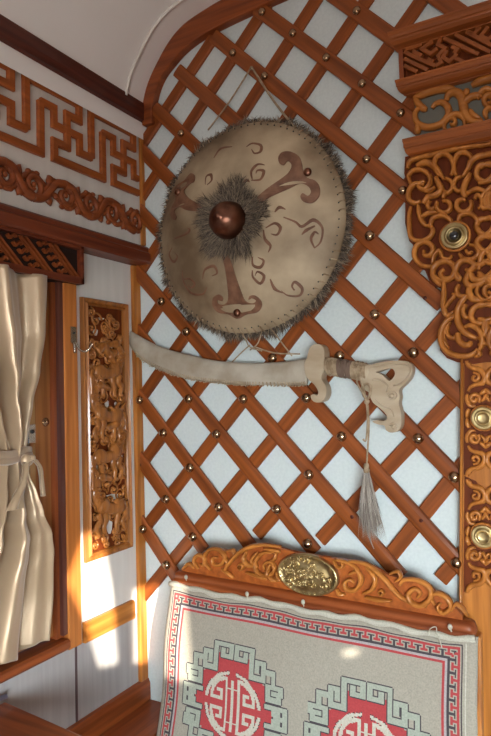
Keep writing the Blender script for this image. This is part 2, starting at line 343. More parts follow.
def slat(pts, y0, y1, w, mat):
    P = [B(min(x, 458.2), y-(max(0, x-458.2)), y1) if y > 200 else B(x, y, y1) for x, y in pts]; c, d = line_fit(P)
    t0, t1 = (P[0]-c).dot(d), (P[-1]-c).dot(d)
    A = c+d*t0; E = c+d*t1; d = (E-A).normalized(); ln = (E-A).length
    m = MB(); th = y0-y1; ch = .0035
    prof = [(-w/2,0),(-w/2,th-ch),(-w/2+ch,th),(w/2-ch,th),(w/2,th-ch),(w/2,0)]
    if mat is slat_front: prof = [(-w/2,0),(-w/2,th-ch),(-w/2+ch,th-.0005),(-w*.22,th+.0012),(w*.22,th+.0012),(w/2-ch,th-.0005),(w/2,th-ch),(w/2,0)]
    side = Vector((-d.z, 0, d.x))
    # ends cut upright where the slat meets the corner or the pilaster
    sh = lambda o, edge: (o*(side.dot(Vector((0,0,1))) and -0)+0)
    rings = []
    for s_, end in ((0, pts[0]), (ln, pts[-1])):
        upright = end[0] < 146 or end[0] > 450
        if end[0] > 457: end = (457.5, end[1])
        r = []
        for o, h in prof:
            ds = 0
            if upright and abs(d.x) > .2: ds = -o*side.x/d.x
            r.append(Vector((s_+ds, o, h)))
        rings.append(r)
    m.sweep(rings, smooth=False)
    o = m.build('slat', mat)
    Mx = Matrix((d, side, Vector((0,-1,0)))).transposed().to_4x4(); Mx.translation = Vector((A.x, y0, A.z))
    o.parent = lat; o.matrix_parent_inverse = Matrix.Translation(-ROOT[lat.name]); o.matrix_basis = Mx
    return o
for k, p in backs.items(): slat(p, -.001, -.013, .0405, slat_back)
for k, p in fronts.items(): slat(p, -.013, -.025, .0445, slat_front)
nm = MB(); nm.lathe([(.0125,0),(.0135,.002),(.0135,.004),(.0115,.009),(.007,.0125),(0,.014)], (0,0,0), nB, 16)
nail0 = None
for k, (x, y) in NK.items():
    if nail0 is None: o = nail0 = nm.build('nail', pewter, lat)
    else: o = nail0.copy(); COL.objects.link(o)
    o.matrix_basis = Matrix.Translation(B(x, y, -.0262)) @ Matrix.Scale(.92 if y < 200 else 1.12, 4)
for x, y in [(421,520.6),(140,465),(352,517),(425,298)]:
    wp = MB(); wp.lathe([(.0055,0),(.0055,.0006),(0,.0008)], B(x, y, -.0262), nB, 10)
    wp.build('wooden_plug', dark['x'], lat)

# ------------------------------------------------------------------ fret and scroll band above the beam
X3 = .0305
f0 = L(24.4,78.5,X3); f1 = L(89.5,112,X3); du = (f1.y-f0.y)/5
ztop = (f0.z+f1.z)/2+.003; zbot = L(94.5,176,X3).z+.001; dv = (ztop-zbot)/4
def FP(u, v): return Vector((X3, f0.y+u*du, ztop-v*dv))
frt = thing('meander_fret', 'orange brown wooden meander fret on the cream band under the cornice', 'fretwork', FP(0, 4))
ylim = -.03
for k in range(-2, 3):
    o = 5*k
    ch = [(o,0),(o+4,0),(o+4,1),(o+3,1),(o+3,3),(o+2,3),(o+2,4),(o+6,4),(o+6,1),(o+7,1),(o+7,2),(o+9,2)]
    # chain one: outer hook through the centre to the foot ; chain two: riser, shoulder, cross bar and drop
    A = [(o,3),(o,0),(o+4,0),(o+4,1),(o+3,1),(o+3,3),(o+2,3),(o+2,4),(o+6,4),(o+6,1)]
    Bc = [(o+1,1),(o+2,1),(o+2,2),(o+4,2),(o+4,3),(o+5,3)]
    for c, w in ((A, .5), (Bc, .5)):
        pts = []
        umax = (ylim-f0.y)/du
        if c[0][0] > umax: continue
        for i, (u, v) in enumerate(c):
            if u > umax:
                u0, v0 = c[i-1]
                if v0 == v: pts.append((umax, v))
                break
            pts.append((u, v))
        if len(pts) < 2: continue
        # bars are tenoned past each other at the ends
        m = MB(); m.ribbon([FP(u, v) for u, v in pts], nL, .0114 if c is A else .0111, .012 if c is A else .0114, 'flat', base=0 if c is A else .0002)
        m.build('fret_bar', redo, frt, smooth=False)

# carved running scroll under the fret
scr = thing('scroll_band', 'red brown carved band of running scrolls above the beam, under the meander fret', 'carving', L(70, 215, X3))
zc = (L(32,183,X3).z+L(109,214,X3).z)/2
def SB(y, z): return Vector((X3, y, z))
m = MB(); yy = -.012; k = 0
cen = [L(133.5,213,X3).y, L(110,213,X3).y, L(89,204,X3).y, L(64,194,X3).y, L(32,183,X3).y, L(3,172,X3).y]
cen += [cen[-1]-.10, cen[-1]-.20]
R0 = .034
for k, y in enumerate(cen):
    sg = 1 if k % 2 else -1
    r = min(R0, .5*abs(y-cen[min(k+1, len(cen)-1)]) if k+1 < len(cen) else R0)*1.05; r = max(r, .026)
    p = curl(0, 0, r, r*.28, 90*sg, -400*sg, 34)
    m.ribbon([SB(y+a*.95, zc+b) for a, b in p], nL, taper(len(p), .0098, .8, .5), .014)
    m.ball(SB(y, zc)+nL*.008, .008, (.6, 1, 1))
    # leaf lobes on the outer edge
    for a in (70, 115, 200, 250, 300, 20):
        c = SB(y+r*1.08*math.cos(math.radians(a)), zc+r*1.08*math.sin(math.radians(a))); m.ball(c+nL*.004, .0085, (.8, 1.2, .9))
    if k+1 < len(cen):
        y2 = cen[k+1]; p = cr([(y-.0, zc+sg*r), (y-(y-y2)*.30, zc+sg*r*.75), ((y+y2)/2, zc), (y2+(y-y2)*.30, zc-sg*r*.75), (y2, zc-sg*r)], 5)
        m.ribbon([SB(a.x, a.y) for a in p], nL, .013, .016)
        m.ribbon([SB(a.x-.012, a.y+sg*.006) for a in p[4:-4]], nL, .007, .011)
        mid = (y+y2)/2
        m.ribbon([SB(mid+.006, zc+sg*.040), SB(mid, zc+sg*.026), SB(mid-.004, zc+sg*.010)], nL, [.012,.011,.006], .012)
        m.ribbon([SB(mid-.006, zc-sg*.040), SB(mid, zc-sg*.026), SB(mid+.004, zc-sg*.010)], nL, [.012,.011,.006], .012)
p_ = (cen[0]-cen[4])/4
for sg in (1, -1):
    P = [SB(cen[0]+.02-i*.006, zc+sg*(.020+.013*math.cos(2*math.pi*(i*.006-.02)/p_+(.0 if sg > 0 else 1.2)))) for i in range(100)]
    P = [p for p in P if p.y < -.012]; m.ribbon(P, nL, .0085, .009)
m.build('scrolls', redw['y'], scr)

# ------------------------------------------------------------------ pelmet over the window
pe0, pe1 = L(83.8,260,.055).y, -1.5
pzt, pzb = L(83.5,246,.055).z, L(83.8,284.5,.055).z
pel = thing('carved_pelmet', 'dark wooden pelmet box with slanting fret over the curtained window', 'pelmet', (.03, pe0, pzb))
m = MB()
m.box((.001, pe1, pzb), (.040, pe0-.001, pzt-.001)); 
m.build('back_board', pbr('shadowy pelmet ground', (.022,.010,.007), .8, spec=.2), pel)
m = MB()
m.box((.040, pe1, pzb), (.057, pe0, pzb+.020)); m.box((.040, pe1, pzt-.014), (.057, pe0, pzt)); m.box((.040, pe0-.014, pzb), (.057, pe0, pzt)); m.box((.030, pe1, pzt), (.062, pe0+.002, pzt+.008))
m.build('frame', mahog['y'], pel, bevel=.002)
m = MB(); za, zb = pzb+.020, pzt-.014; hh = zb-za
def dbar(y0, z0, y1, z1, w=.0036):
    P0, P1 = Vector((.0405, y0, z0)), Vector((.0405, y1, z1)); m.ribbon([P0, P1], nL, w, .010, 'flat')
y = pe0-.016; 
while y > -.75:
    for j in range(2): dbar(y-hh*1.1-j*.019, zb, y-j*.019, za)            # long slanting bars
    y0 = y-.040
    for j in range(5):                                                    # swastika-like hooks between them
        t = (j+.5)/5; cy, cz = y0-.014-hh*1.1*(1-t)*1+0, za+hh*(1-t)*1
        cy = y0-.012-hh*1.1*(1-t) if False else y0-hh*1.1*t-.010; cz = za+hh*t
        dbar(cy-.010, cz-.006 if cz-.006 > za else za, cy+.004, min(zb, cz+.008))
        dbar(cy+.004, min(zb, cz+.008), cy+.012, min(zb, cz+.001))
        dbar(cy-.010, max(za, cz-.006), cy-.020, min(zb, cz+.003))
    y -= .105
m.build('fretwork', redw['y'], pel, smooth=False)

# ------------------------------------------------------------------ curtain
def cur_edge(v, tab):
    for (v0, x0), (v1, x1) in zip(tab, tab[1:]):
        if v0 <= v <= v1: t = (v-v0)/(v1-v0); t = t*t*(3-2*t); return x0+(x1-x0)*t
    return tab[-1][1] if v > tab[-1][0] else tab[0][1]
ztop_c, ztie, zbot_c = pzb+.01, L(25,455,.05).z, L(40,652,.05).z
def LZ(x, z, X=.05):                                # y of the pixel column x at height z
    lo, hi = 0., 736.
    for _ in range(30):
        mid = (lo+hi)/2
        if L(x, mid, X).z > z: lo = mid
        else: hi = mid
    return L(x, (lo+hi)/2, X).y
rows, cols = 90, 160
m = MB(); vs = []
Rtab = [(270,43),(330,41),(370,36),(405,29),(430,25.5),(455,23),(475,25),(495,29),(515,33),(540,41),(560,44),(605,46),(650,44)]
z_of = lambda v: L(20, v, .05).z
for i in range(rows+1):
    v = 272+(652-272)*i/rows; z = z_of(v)
    yr = LZ(cur_edge(v, Rtab), z)
    yt = LZ(25, ztie)
    # left side: the cloth is gathered towards the tie from further along the window
    a = abs(z-ztie); spread = .34*(1-math.exp(-(a/.30)**1.5)) + .16
    yl = yr-spread-.10*min(1, a/.3)
    pinch = math.exp(-(a/.075)**2)
    for j in range(cols+1):
        t = j/cols; y = yl+(yr-yl)*t
        ph = t*4.3*2*math.pi + .9*math.sin(3*t+ i/rows*2.0) + (.8*math.sin(i/rows*5+t*4))
        amp = (.026+.012*math.sin(t*9+2)) * (1-.72*pinch)
        low = 1 if z < ztie else 0
        x = .060 + amp*math.sin(ph) + .007*math.sin(2.3*ph+i*.02)*(1-.5*pinch) + (.020*(1-pinch) if low else .0)*math.exp(-((z-ztie+.18)/.14)**2)
        x += .012*math.sin(t*math.pi)*pinch
        # slack fold that sweeps down from the top left into the tie
        sw = t-(.18+.62*(i/rows)/.49) if not low else 9
        x += .022*math.exp(-(sw/.10)**2)*(1-pinch*.6)
        dz = (.006*math.sin(ph*1.0+1) if i == rows else 0)
        vs.append(Vector((max(x, .008), y, z+dz)))
fs = [(i*(cols+1)+j, i*(cols+1)+j+1, (i+1)*(cols+1)+j+1, (i+1)*(cols+1)+j) for i in range(rows) for j in range(cols)]
m.add(vs, fs)
cur = thing('window_curtain', 'gold beige satin curtain gathered with a tie beside the window', 'curtain', L(25, 650, .05))
c_ = m.build('drape', satin, cur); so_ = c_.modifiers.new('thick', 'SOLIDIFY'); so_.thickness = .0015
m = MB(); P = [Vector((.085+.018*math.sin(k*.5), LZ(25, ztie)-.20+k*.0205, ztie+.010+.012*math.sin(k*.8)*.3)) for k in range(11)]
m.tube(P, [.014]*9+[.013,.010], 10, flat=.5)
m.tube([p+Vector((.004, 0, -.012)) for p in P], [.010]*9+[.009,.007], 8, flat=.5); tb = m.build('tie_band', satin, cur)
m = MB(); kc = L(27,460,.10); m.ball(kc, .017, (.8,1.1,1)); m.ball(kc+Vector((.006,.010,.004)), .010); m.build('tie_knot', satin, cur)
def ribbontail(pts, w, name):
    m = MB(); P = cr(pts, 5); rings = []
    for i, p in enumerate(P):
        f_ = w[0]+(w[1]-w[0])*i/(len(P)-1); rings.append([p+Vector((.006*math.sin(j*1.6+i*.25), (j/6-.5)*f_, 0)) for j in range(7)])
    m.sweep(rings, cap=False, closed=False); o = m.build(name, satin, cur); s_ = o.modifiers.new('thick', 'SOLIDIFY'); s_.thickness = .002
ribbontail([L(29,459,.105), L(36,462,.112), L(41,472,.108), L(43,496,.10)], (.022,.012), 'tie_tail')
ribbontail([L(26,462,.108), L(24,480,.118), L(18,498,.120), L(15,510,.118)], (.020,.052), 'tie_tail')

# ------------------------------------------------------------------ coat hook on the post
hk = thing('coat_hook', 'small tarnished coat hook on the post between curtain and carved panel', 'hook', L(72, 350, .033))
m = MB(); c = L(73,334,.033); m.box((.0325, c.y-.012, c.z-.026), (.037, c.y+.012, c.z+.022)); m.build('plate', steel, hk, bevel=.0015)
m = MB(); c2 = L(72.5,346,.033); m.tube([c2+Vector((.002,0,.012)), c2+Vector((.008,0,0)), c2+Vector((.010,-.001,-.016)), c2+Vector((.010,0,-.022))], [.005,.0055,.005,.0045], 8)
m.build('stem', steel, hk)
m = MB(); P = cr([L(75.5,342,.045), L(79,349,.055), L(84,351.5,.070), L(89,349,.083), L(92,344.5,.088)], 5); m.tube(P, [.0032]*len(P), 8); m.ball(P[-1], .0042); m.build('prong', steel, hk)
m = MB(); m.ball(L(74,333,.037), .004); m.build('screw', black, hk)

# ------------------------------------------------------------------ carved animal panel
pn = thing('wall_carving', 'tall pierced honey wood panel carved with animals and scrolls left of the lattice', 'carving', L(108, 550, 0))
xs0, xs1 = .001, .016
tl, trr, bl, br = L(81.6,297,xs1), L(128,304,xs1), L(93.5,562,xs1), L(132.6,547,xs1)
y0p, y1p = (tl.y+L(86,470,xs1).y)/2, (trr.y+br.y)/2; z0p, z1p = br.z, (tl.z+trr.z)/2
def PP(u, v, h=0.): return Vector((.004+h, y0p+(y1p-y0p)*u, z1p+(z0p-z1p)*v))    # u across 0..1, v down 0..1
pw = y1p-y0p; ph_ = z1p-z0p
m = MB()
fw = .026
c4 = [PP(0,0)+Vector((0,fw/2,-.011)), PP(1,0)+Vector((0,-fw*.35,-.011)), PP(1,1)+Vector((0,-fw*.35,.011)), PP(0,1)+Vector((0,fw/2,.011))]
for p_ in c4: p_.x = xs0
m.ribbon(c4, nL, .0115, .018, 'groove', closed=True)
m.build('frame', carve_m, pn)
wh = []
for c_0, lst in (((75,290,5.26), [(105,222,14,20),(190,288,11,20),(216,437,22,13),(165,600,12,26),(125,152,26,7),(212,600,9,13)]), ((75,420,5.26), [(205,402,38,15),(178,560,17,42),(112,252,14,16),(236,200,13,24),(190,185,12,16),(112,170,8,14)])):
    for u, v, a_, b_ in lst:
        wh.append([L(c_0[0]+(u+a_*math.cos(t*.785+.3)*(1+.25*math.sin(t*2)))/c_0[2], c_0[1]+(v+b_*math.sin(t*.785+.3))/c_0[2], .001) for t in range(8)])
m = MB(); m.poly([Vector((.001, p.y, p.z)) for p in (c4[0], c4[1], c4[2], c4[3])], nL, .003, holes=[[Vector((.001, p.y, p.z)) for p in h] for h in wh]); m.build('ground', panel_ground, pn)  # added dark sheet paints in the shade between the pierced carvings
cm = MB()
iw = (pw-fw*1.7)
def Q(x, z, h=0.):
    x = min(.97, max(.03, x)); return Vector((.006+h, y0p+fw+iw*x, z1p-.02+(z0p-z1p+.04)*z))       # inner field, x,z in 0..1
def limb(pts, w0, w1, h=.010, base=.007):
    P = cr([Q(*p) for p in pts], 4); n_ = len(P)
    cm.ribbon([p for p in P], nL, [w0+(w1-w0)*i/(n_-1) for i in range(n_)], h, base=base)
def blob(x, z, ry, rz, rx=.010, rot=0):
    cm.ball(Q(x, z, .010), 1, (rx, ry, rz), 14, 8, rot=Matrix.Rotation(rot, 3, 'X'))
def foliage(x, z, r, sg=1, a0=0, turns=420, w=.005):
    c = Q(x, z)
    if any(math.hypot(c.y-sum(p.y for p in h)/8, c.z-sum(p.z for p in h)/8) < .021 for h in wh): return
    p = curl(0, 0, r, r*.2, a0, turns*sg, 22); cm.ribbon([c+Vector((0, a, b)) for a, b in p], nL, taper(len(p), w, .5, .7), .008); cm.ball(c+nL*.005, r*.24)
# scrolls at the head of the panel
for x, z, r, s_ in ((.24,.058,.026,1),(.70,.062,.027,-1),(.90,.13,.015,1),(.12,.15,.015,-1),(.48,.10,.016,1)): foliage(x, z, r, s_, w=.0045)
rnd = random.Random(3)
for i in range(14): foliage(.10+.80*((i*.618) % 1), .03+.17*i/13, .018, 1 if i % 2 else -1, rnd.random()*360, 480, .0034)
for i in range(64):                                  # dense scrolling leaves behind the animals
    foliage(.10+.80*((i*.618) % 1), .10+.87*i/63, .018+.008*rnd.random(), 1 if i % 2 else -1, rnd.random()*360, 480, .0030)
for i in range(15):                                  # scrolling leaves down both margins
    z = .20+.77*i/14
    foliage(.08+.05*rnd.random(), z, .011+.004*rnd.random(), 1 if i % 2 else -1, rnd.random()*360, w=.0042)
    foliage(.90+.06*rnd.random(), z+.02, .010+.004*rnd.random(), -1 if i % 2 else 1, rnd.random()*360, w=.0042)
for z in (.145,.34,.365,.53,.555,.685,.71,.93,.955,.98):
    foliage(.34+.1*rnd.random(), z, .012, 1, rnd.random()*360, w=.0042); foliage(.62+.12*rnd.random(), z+.01, .012, -1, rnd.random()*360, w=.0042)
# animals: (body x, z, facing +1 right / -1 left, scale, horn)
def beast(x, z, f_, s_, horn, lean=0.):
    L_ = .30*s_; q_ = lambda dx, dz: (x+f_*dx*s_, z+dz*s_*.26)
    blob(*q_(-.16, .0), .023*s_, .019*s_, .015); blob(*q_(.14, -.04), .020*s_, .019*s_, .015); limb([q_(-.2,0), q_(0,.01), q_(.2,-.05)], .013*s_, .013*s_, .016)
    limb([q_(.17,-.05), q_(.26,-.16), q_(.25,-.27), q_(.20,-.32)], .015*s_, .009*s_, .014)     # neck
    blob(*q_(.16,-.35), .014*s_, .010*s_, .013); limb([q_(.2,-.35), q_(.06,-.335), q_(-.03,-.31)], .009*s_, .006*s_, .014, .006)   # head and muzzle
    blob(*q_(.245,-.40), .004*s_, .009*s_, .010)                                      # ear
    for dx, k in ((-.26,.0),(-.14,.08),(.10,.05),(.24,-.02)):
        limb([q_(dx,.03), q_(dx-.03+k*.4,.11), q_(dx+.03,.18), q_(dx+k*.3,.26), q_(dx+.06,.272)], .009*s_, .0045*s_, .011)
    limb([q_(-.30,-.03), q_(-.37,.03), q_(-.36,.12), q_(-.42,.18)], .005*s_, .006*s_, .009)
    for dx, dz, r_ in ((-.17,.0,.017),(.15,-.03,.015)):                              # carved whorls on haunch and shoulder
        c = Q(*q_(dx, dz), .0); p = curl(0, 0, r_*s_, r_*.25*s_, 40, -400*f_, 20); cm.ribbon([c+Vector((.0, a, b)) for a, b in p], nL, taper(len(p), .0032, .5, .6), .005, base=.0175)
    for k in range(4):
        a_, b_ = q_(.20+.02*k, -.10-.045*k); limb([(a_-f_*.05, b_), (a_+f_*.06, b_-.006), (a_+f_*.11, b_+.006)], .0035, .002, .018)
    if horn == 1: limb([q_(.22,-.38), q_(.36,-.46), q_(.48,-.36), q_(.42,-.24), q_(.33,-.25)], .006*s_, .004*s_, .012)
    if horn == 2:
        for e in (0, .12): limb([q_(.2+e*.3,-.39), q_(.14+e,-.50), q_(.24+e,-.60)], .004*s_, .003*s_, .012); limb([q_(.14+e,-.50), q_(.04+e,-.56)], .0035*s_, .003*s_, .011)
beast(.50,.275,1,1.35,0); beast(.48,.455,-1,1.4,1); beast(.46,.62,1,1.4,2); beast(.50,.835,-1,1.45,1)
# a bird of prey over the top animal
limb([(.20,.19),(.40,.165),(.55,.20),(.75,.185)], .016, .010, .014); limb([(.55,.20),(.70,.24),(.85,.235)], .012, .006, .013); blob(.30,.175,.012,.009,.012)
cm.build('carving', carve_m, pn)

# ------------------------------------------------------------------ bench corner and table
bn = thing('corner_bench', 'low red brown wooden ledge in the corner between wall and sofa', 'bench', (.1, -.3, 0))
m = MB(); m.box((.001, -.54, .43), (.172, -.001, .46)); m.build('top', redw['y'], bn, bevel=.003)
m = MB(); m.box((.001, -.53, 0), (.160, -.001, .43)); m.build('body', dark['y'], bn)
t0 = H(0,699,.72); t1 = H(84,736,.72)
tb = thing('side_table', 'glossy red brown table corner at the bottom left under the curtain', 'table', (.4, -.9, 0))
m = MB(); ye = (H(4,701,.72).y)
dv_ = (t1-t0); sl_ = dv_.y/dv_.x
pts = [Vector((.03, t0.y+(.03-t0.x)*sl_, .695)), Vector((.52, t0.y+(.52-t0.x)*sl_, .695)), Vector((.52, -1.25, .695)), Vector((.03, -1.25, .695))]
m.poly(pts, Vector((0,0,1)), .025); m.build('table_top', redw['x'], tb, bevel=.004)
m = MB()
for x, y in ((.07,-.72),(.07,-1.2),(.47,-.76),(.47,-1.2)): 
    k_ = MB(); k_.box((x-.02, y-.02, 0), (x+.02, y+.02, .695)); k_.build('leg', redw['z'], tb, bevel=.003)
m = MB(); c = H(0,697,.735); m.tube([c+Vector((-.07,.0,.0)), c+Vector((.012,.008,0))], .008, 10)
c.x = max(c.x, .06)
rod = MB(); p1 = H(7,696,.728); rod.tube([p1+Vector((-.001,-.0,0)), p1+Vector((-.03,-.12,0))], .0065, 10); 
tag(rod.build('metal_rod', pbr('bluish steel', (.35,.38,.55), .3, .9)), 'short bluish metal rod lying on the table corner at the bottom left', 'rod')

# ------------------------------------------------------------------ round hide shield
SC = Vector((.474, 0, 2.008)); SR = .326; SY = -.056
def dome_y(r): return SY - .094*max(0., 1-(r/SR)**2)**.8 if r < SR else SY
def SP(px, py, off=.0):                             # point of the shield's face under a pixel
    Y = -.10
    for _ in range(12):
        p = B(px, py, Y); Y = dome_y(math.hypot(p.x-SC.x, p.z-SC.z))-off
    return B(px, py, Y)
sh = thing('hide_shield', 'large round pale hide shield with a copper boss and fur trimmed rim', 'shield', (SC.x, -.03, SC.z-SR))
m = MB()
prof = [(0, .150)]+[(SR*k/24, -dome_y(SR*k/24)) for k in range(1, 24)]+[(SR*.995, .058),(SR, .052),(SR*.99, .044),(SR*.9, .042),(0, .042)]
m.lathe(prof[::-1], Vector((SC.x, 0, SC.z)), nB, 96); m.build('hide_face', leather, sh)
def ontube(pts, w, h, name_m, par, prof='round', k=5, tp=(.55,.45), off=.0):
    w *= 1.5; P = cr([Vector((a, b)) for a, b in pts], k); W3 = [SP(p.x, p.y) for p in P]
    m_ = MB()
    for_n = [( (q-Vector((SC.x, .10, SC.z))).normalized()) for q in W3]
    nn = Vector((0,-1,0)); m_.ribbon([q for q in W3], nn, taper(len(W3), w, *tp), h, prof, base=-.002)
    return m_
pa = crop(160,230,3.507); pb_ = crop(240,140,4.91); pc = crop(160,140,4.91); pd = crop(140,100,2.232)
def arm_outline(c, pts):
    P = cr([Vector(c(*p)) for p in pts], 4, closed=True)
    k_ = MB(); W3 = [SP(p.x, p.y) for p in P]
    # thin applied piece that follows the dome: a fan of rings towards its own centre line
    loops = [W3]; allp = W3; tris = tessellate_polygon([[Vector((q.x, q.z, 0)) for q in W3]])
    off = nB*.0028
    N = len(W3); vs = [q+off for q in W3]+[q+nB*-.003 for q in W3]
    fs = [tuple(t) for t in tris]+[(i, (i+1) % N, N+(i+1) % N, N+i) for i in range(N)]
    k_.add(vs, fs, 0, False); return k_
arms = [
 (pb_, [(60,318),(75,290),(140,235),(205,190),(240,160),(255,125),(235,105),(215,125),(195,115),(190,85),(210,60),(250,58),(290,80),(305,115),(310,150),(330,185),(370,200),(393,235),(388,280),(355,310),(315,305),(298,280),(310,262),(335,275),(350,255),(335,228),(295,215),(240,240),(150,280),(80,330)]),
 (pa, [(222,95),(245,95),(262,150),(285,215),(300,248),(325,258),(338,248),(322,240),(312,245),(316,232),(335,230),(355,248),(357,270),(340,290),(305,297),(272,312),(240,296),(205,290),(185,265),(188,238),(208,226),(222,238),(218,250),(203,246),(205,258),(225,262),(240,245),(238,200),(230,140)]),
 (pc, [(230,340),(180,350),(130,345),(95,330),(72,350),(82,380),(70,395),(52,370),(60,330),(78,290),(70,255),(82,225),(120,200),(150,165),(172,175),(168,205),(150,215),(130,235),(120,255),(150,290),(215,325)])]
for c, pts in arms: arm_outline(c, pts).build('applied_arm', tooled, sh)
for x, y in ((308,172.5),(237.6,313),(178.5,192.5)):
    k_ = MB(); p = SP(x, y); k_.ball(p+nB*.004, .0125, (1,.75,1)); k_.build('rivet', copper, sh)
scrolls = [
 (pd, [(165,130),(180,110),(205,105)]), (pd, [(238,105),(250,98),(268,102),(268,116),(255,120),(248,110)]), (pd, [(248,180),(268,178),(275,160),(262,158),(258,165)]), (pd, [(250,178),(248,160),(262,145),(278,146)]),
 (pd, [(150,190),(160,180),(158,168),(148,172),(146,190)]),
 (pd, [(72,330),(66,345),(75,360),(84,350),(78,340)]), (pd, [(75,310),(100,300),(112,290),(105,285)]),
 (pd, [(95,380),(98,405),(115,430),(140,432),(150,415)]), (pd, [(97,400),(110,398),(122,408),(115,418),(106,412)]),
 (pd, [(140,400),(145,378),(165,370),(172,385),(160,392)]),
 (pd, [(250,350),(252,368),(268,372),(275,358),(262,350)]), (pd, [(250,380),(252,395),(268,408),(276,392),(262,382),(256,392)]),
 (pd, [(280,285),(300,275),(312,285),(305,300),(290,298)]), (pd, [(275,290),(278,310),(290,325),(285,340)]),
 (pd, [(320,262),(345,272),(360,282),(385,268),(405,285),(402,315),(388,330)]), (pd, [(388,330),(380,310),(388,295),(398,300)]), (pd, [(300,250),(310,240),(325,245)]),
 (pd, [(345,425),(338,415),(345,405),(360,420),(355,435),(330,435),(315,425)]), (pd, [(290,400),(300,420),(320,430)]),
 (pd, [(100,215),(115,235),(135,250)]), (pd, [(390,280),(370,290),(360,300)]), (pd, [(230,185),(238,180),(244,184)])]
for c, pts in scrolls:
    k_ = ontube([c(*p) for p in pts], .0042, .0030, None, None); k_.build('painted_scroll', tooled_thin, sh)
# boss
bc = Vector((SC.x, -.146, SC.z)); m = MB()
m.lathe([(.058,0),(.057,.008),(.054,.026),(.047,.046),(.034,.062),(.018,.071),(.008,.073),(.007,.077),(0,.078)], bc, nB, 32); m.build('copper_boss', copper, sh)
def hairs(n, gen, mats, w=.0011):
    k_ = MB()
    for i in range(n):
        p, d1, d2, ln = gen(i); mi = (random.choice((0,1,1,2)) if n < 7000 else random.choice((0,0,1,1,2))) if len(mats) == 3 else 0
        a = p; b = p+d1*ln*.5; c = p+d1*ln*.75+d2*ln*.45; sd = d1.cross(Vector((random.uniform(-1,1), -1, random.uniform(-1,1)))).normalized()*w*random.uniform(.7,1.5)
        k_.add([a-sd, a+sd, b+sd*.8, b-sd*.8, c], [(0,1,2,3),(3,2,4)], mi, False)
    return k_
def g_boss(i):
    t = random.uniform(0, 2*math.pi); r = .046+random.random()**1.2*.049*(1+.30*math.sin(t*5+1)+.22*math.sin(t*11)); e = Vector((math.cos(t), 0, math.sin(t)))
    clump = .5*math.sin(t*9)+.5*math.sin(t*17+r*90)+.4*math.sin(r*160+t*5)
    p = Vector((SC.x, dome_y(r)+.001, SC.z))+e*r
    return p, (e*.8+nB*random.uniform(.3,1.1)+Vector((-e.z,0,e.x))*(clump+random.uniform(-.4,.4))).normalized(), (e+Vector((random.uniform(-.6,.6),0,random.uniform(-.9,.3)))).normalized(), random.uniform(.018,.044)
hairs(6500, g_boss, fur, .0012).build('boss_fur', fur, sh)['kind'] = 'stuff'
def g_rim(i):
    t = random.uniform(0, 2*math.pi); e = Vector((math.cos(t), 0, math.sin(t))); tg = Vector((-e.z,0,e.x))
    clump = math.sin(t*26)+.6*math.sin(t*41+2); p = Vector((SC.x, 0, SC.z))+e*(SR+random.uniform(-.012,.002)); p.y = random.uniform(-.050,-.030)
    return p, (e*1.0+tg*(.45*clump+random.uniform(-.4,.4))+nB*random.uniform(-.3,.6)).normalized(), (e*.6+tg*random.uniform(-.8,.8)+Vector((0,0,-.5))).normalized(), random.uniform(.010,.032)*(1.0+.25*math.sin(t*13))
hairs(7500, g_rim, fur, .0013).build('rim_fur', fur, sh)['kind'] = 'stuff'
m = MB(); mh = MB()
for i in range(84):
    t = 2*math.pi*i/84; e = Vector((math.cos(t),0,math.sin(t))); tg = Vector((-e.z,0,e.x)); c = Vector((SC.x, 0, SC.z))
    a = c+e*(SR-.014)+Vector((0, dome_y(SR-.014)-.001, 0)); b = c+e*(SR+.003)+tg*.005+Vector((0, SY+.004, 0)); mid = (a+b)/2+nB*.006
    if i < 80:
        m.tube([a, mid, b], .0022, 5)
    mh.lathe([(.0022,0),(.002,.0012),(0,.0014)], a-tg*.003+nB*.0006, nB, 8)
st_ = m.build('rim_stitching', cord, sh); st_['kind'] = 'stuff'
st_ = mh.build('stitch_holes', black, sh); st_['kind'] = 'stuff'
apex = B(251.5, 68, -.045)
m = MB(); a = B(208,130,-.045); b = B(300,134,-.045)
m.tube(cr([a, (a+apex)/2+Vector((.003,0,-.004)), apex+Vector((-.004,0,0))], 4), .0028, 6)
m.tube(cr([apex+Vector((.002,0,0)), (b+apex)/2+Vector((-.003,0,-.004)), b], 4), .0036, 6); m.ball(apex, .006)
m.tube([apex, Vector((apex.x, -.026, apex.z))], .002, 6)
m.build('hanging_cord', cord, sh)
m = MB()
for pts in ([(240,330),(246,340),(250,347),(262,351)], [(262,330),(258,343),(250,350)], [(272,330),(282,343),(292,356)], [(250,345),(242,352),(232,362)], [(255,347),(275,353),(300,354)]):
    m.tube(cr([B(x, y, -.055) for x, y in pts], 4), .0022, 6)
m.build('hanging_thongs', cord, sh)

# ------------------------------------------------------------------ curved sword in its scabbard
sw = thing('curved_sword', 'curved sword in pale stitched scabbard with animal head hilt under the round shield', 'sword', B(250, 385, -.05))
top = [(131,331),(138,335),(150.5,342),(169,349.5),(187,354),(205,358.5),(220,361),(240,362.5),(258,363),(285,361.5),(307,358.5)]
bot = [(130.5,346),(135,352.5),(143,360.5),(161,370),(181,377),(200,380.5),(218,382.7),(235,384.3),(250,385),(285,385.5),(307,385)]
T_ = cr([Vector(p) for p in top], 5); Bt = cr([Vector(p) for p in bot], 5)
m = MB(); rings = []; SYY = -.046
for i, (a, b) in enumerate(zip(T_, Bt)):
    A, Bb = B(a.x, a.y, SYY), B(b.x, b.y, SYY); c = (A+Bb)/2; h = (A-Bb)/2; k = 1 if i > 2 else .6
    rings.append([c+h*math.cos(2*math.pi*j/16)+Vector((0, -.015*k*math.sin(2*math.pi*j/16), 0)) for j in range(16)])
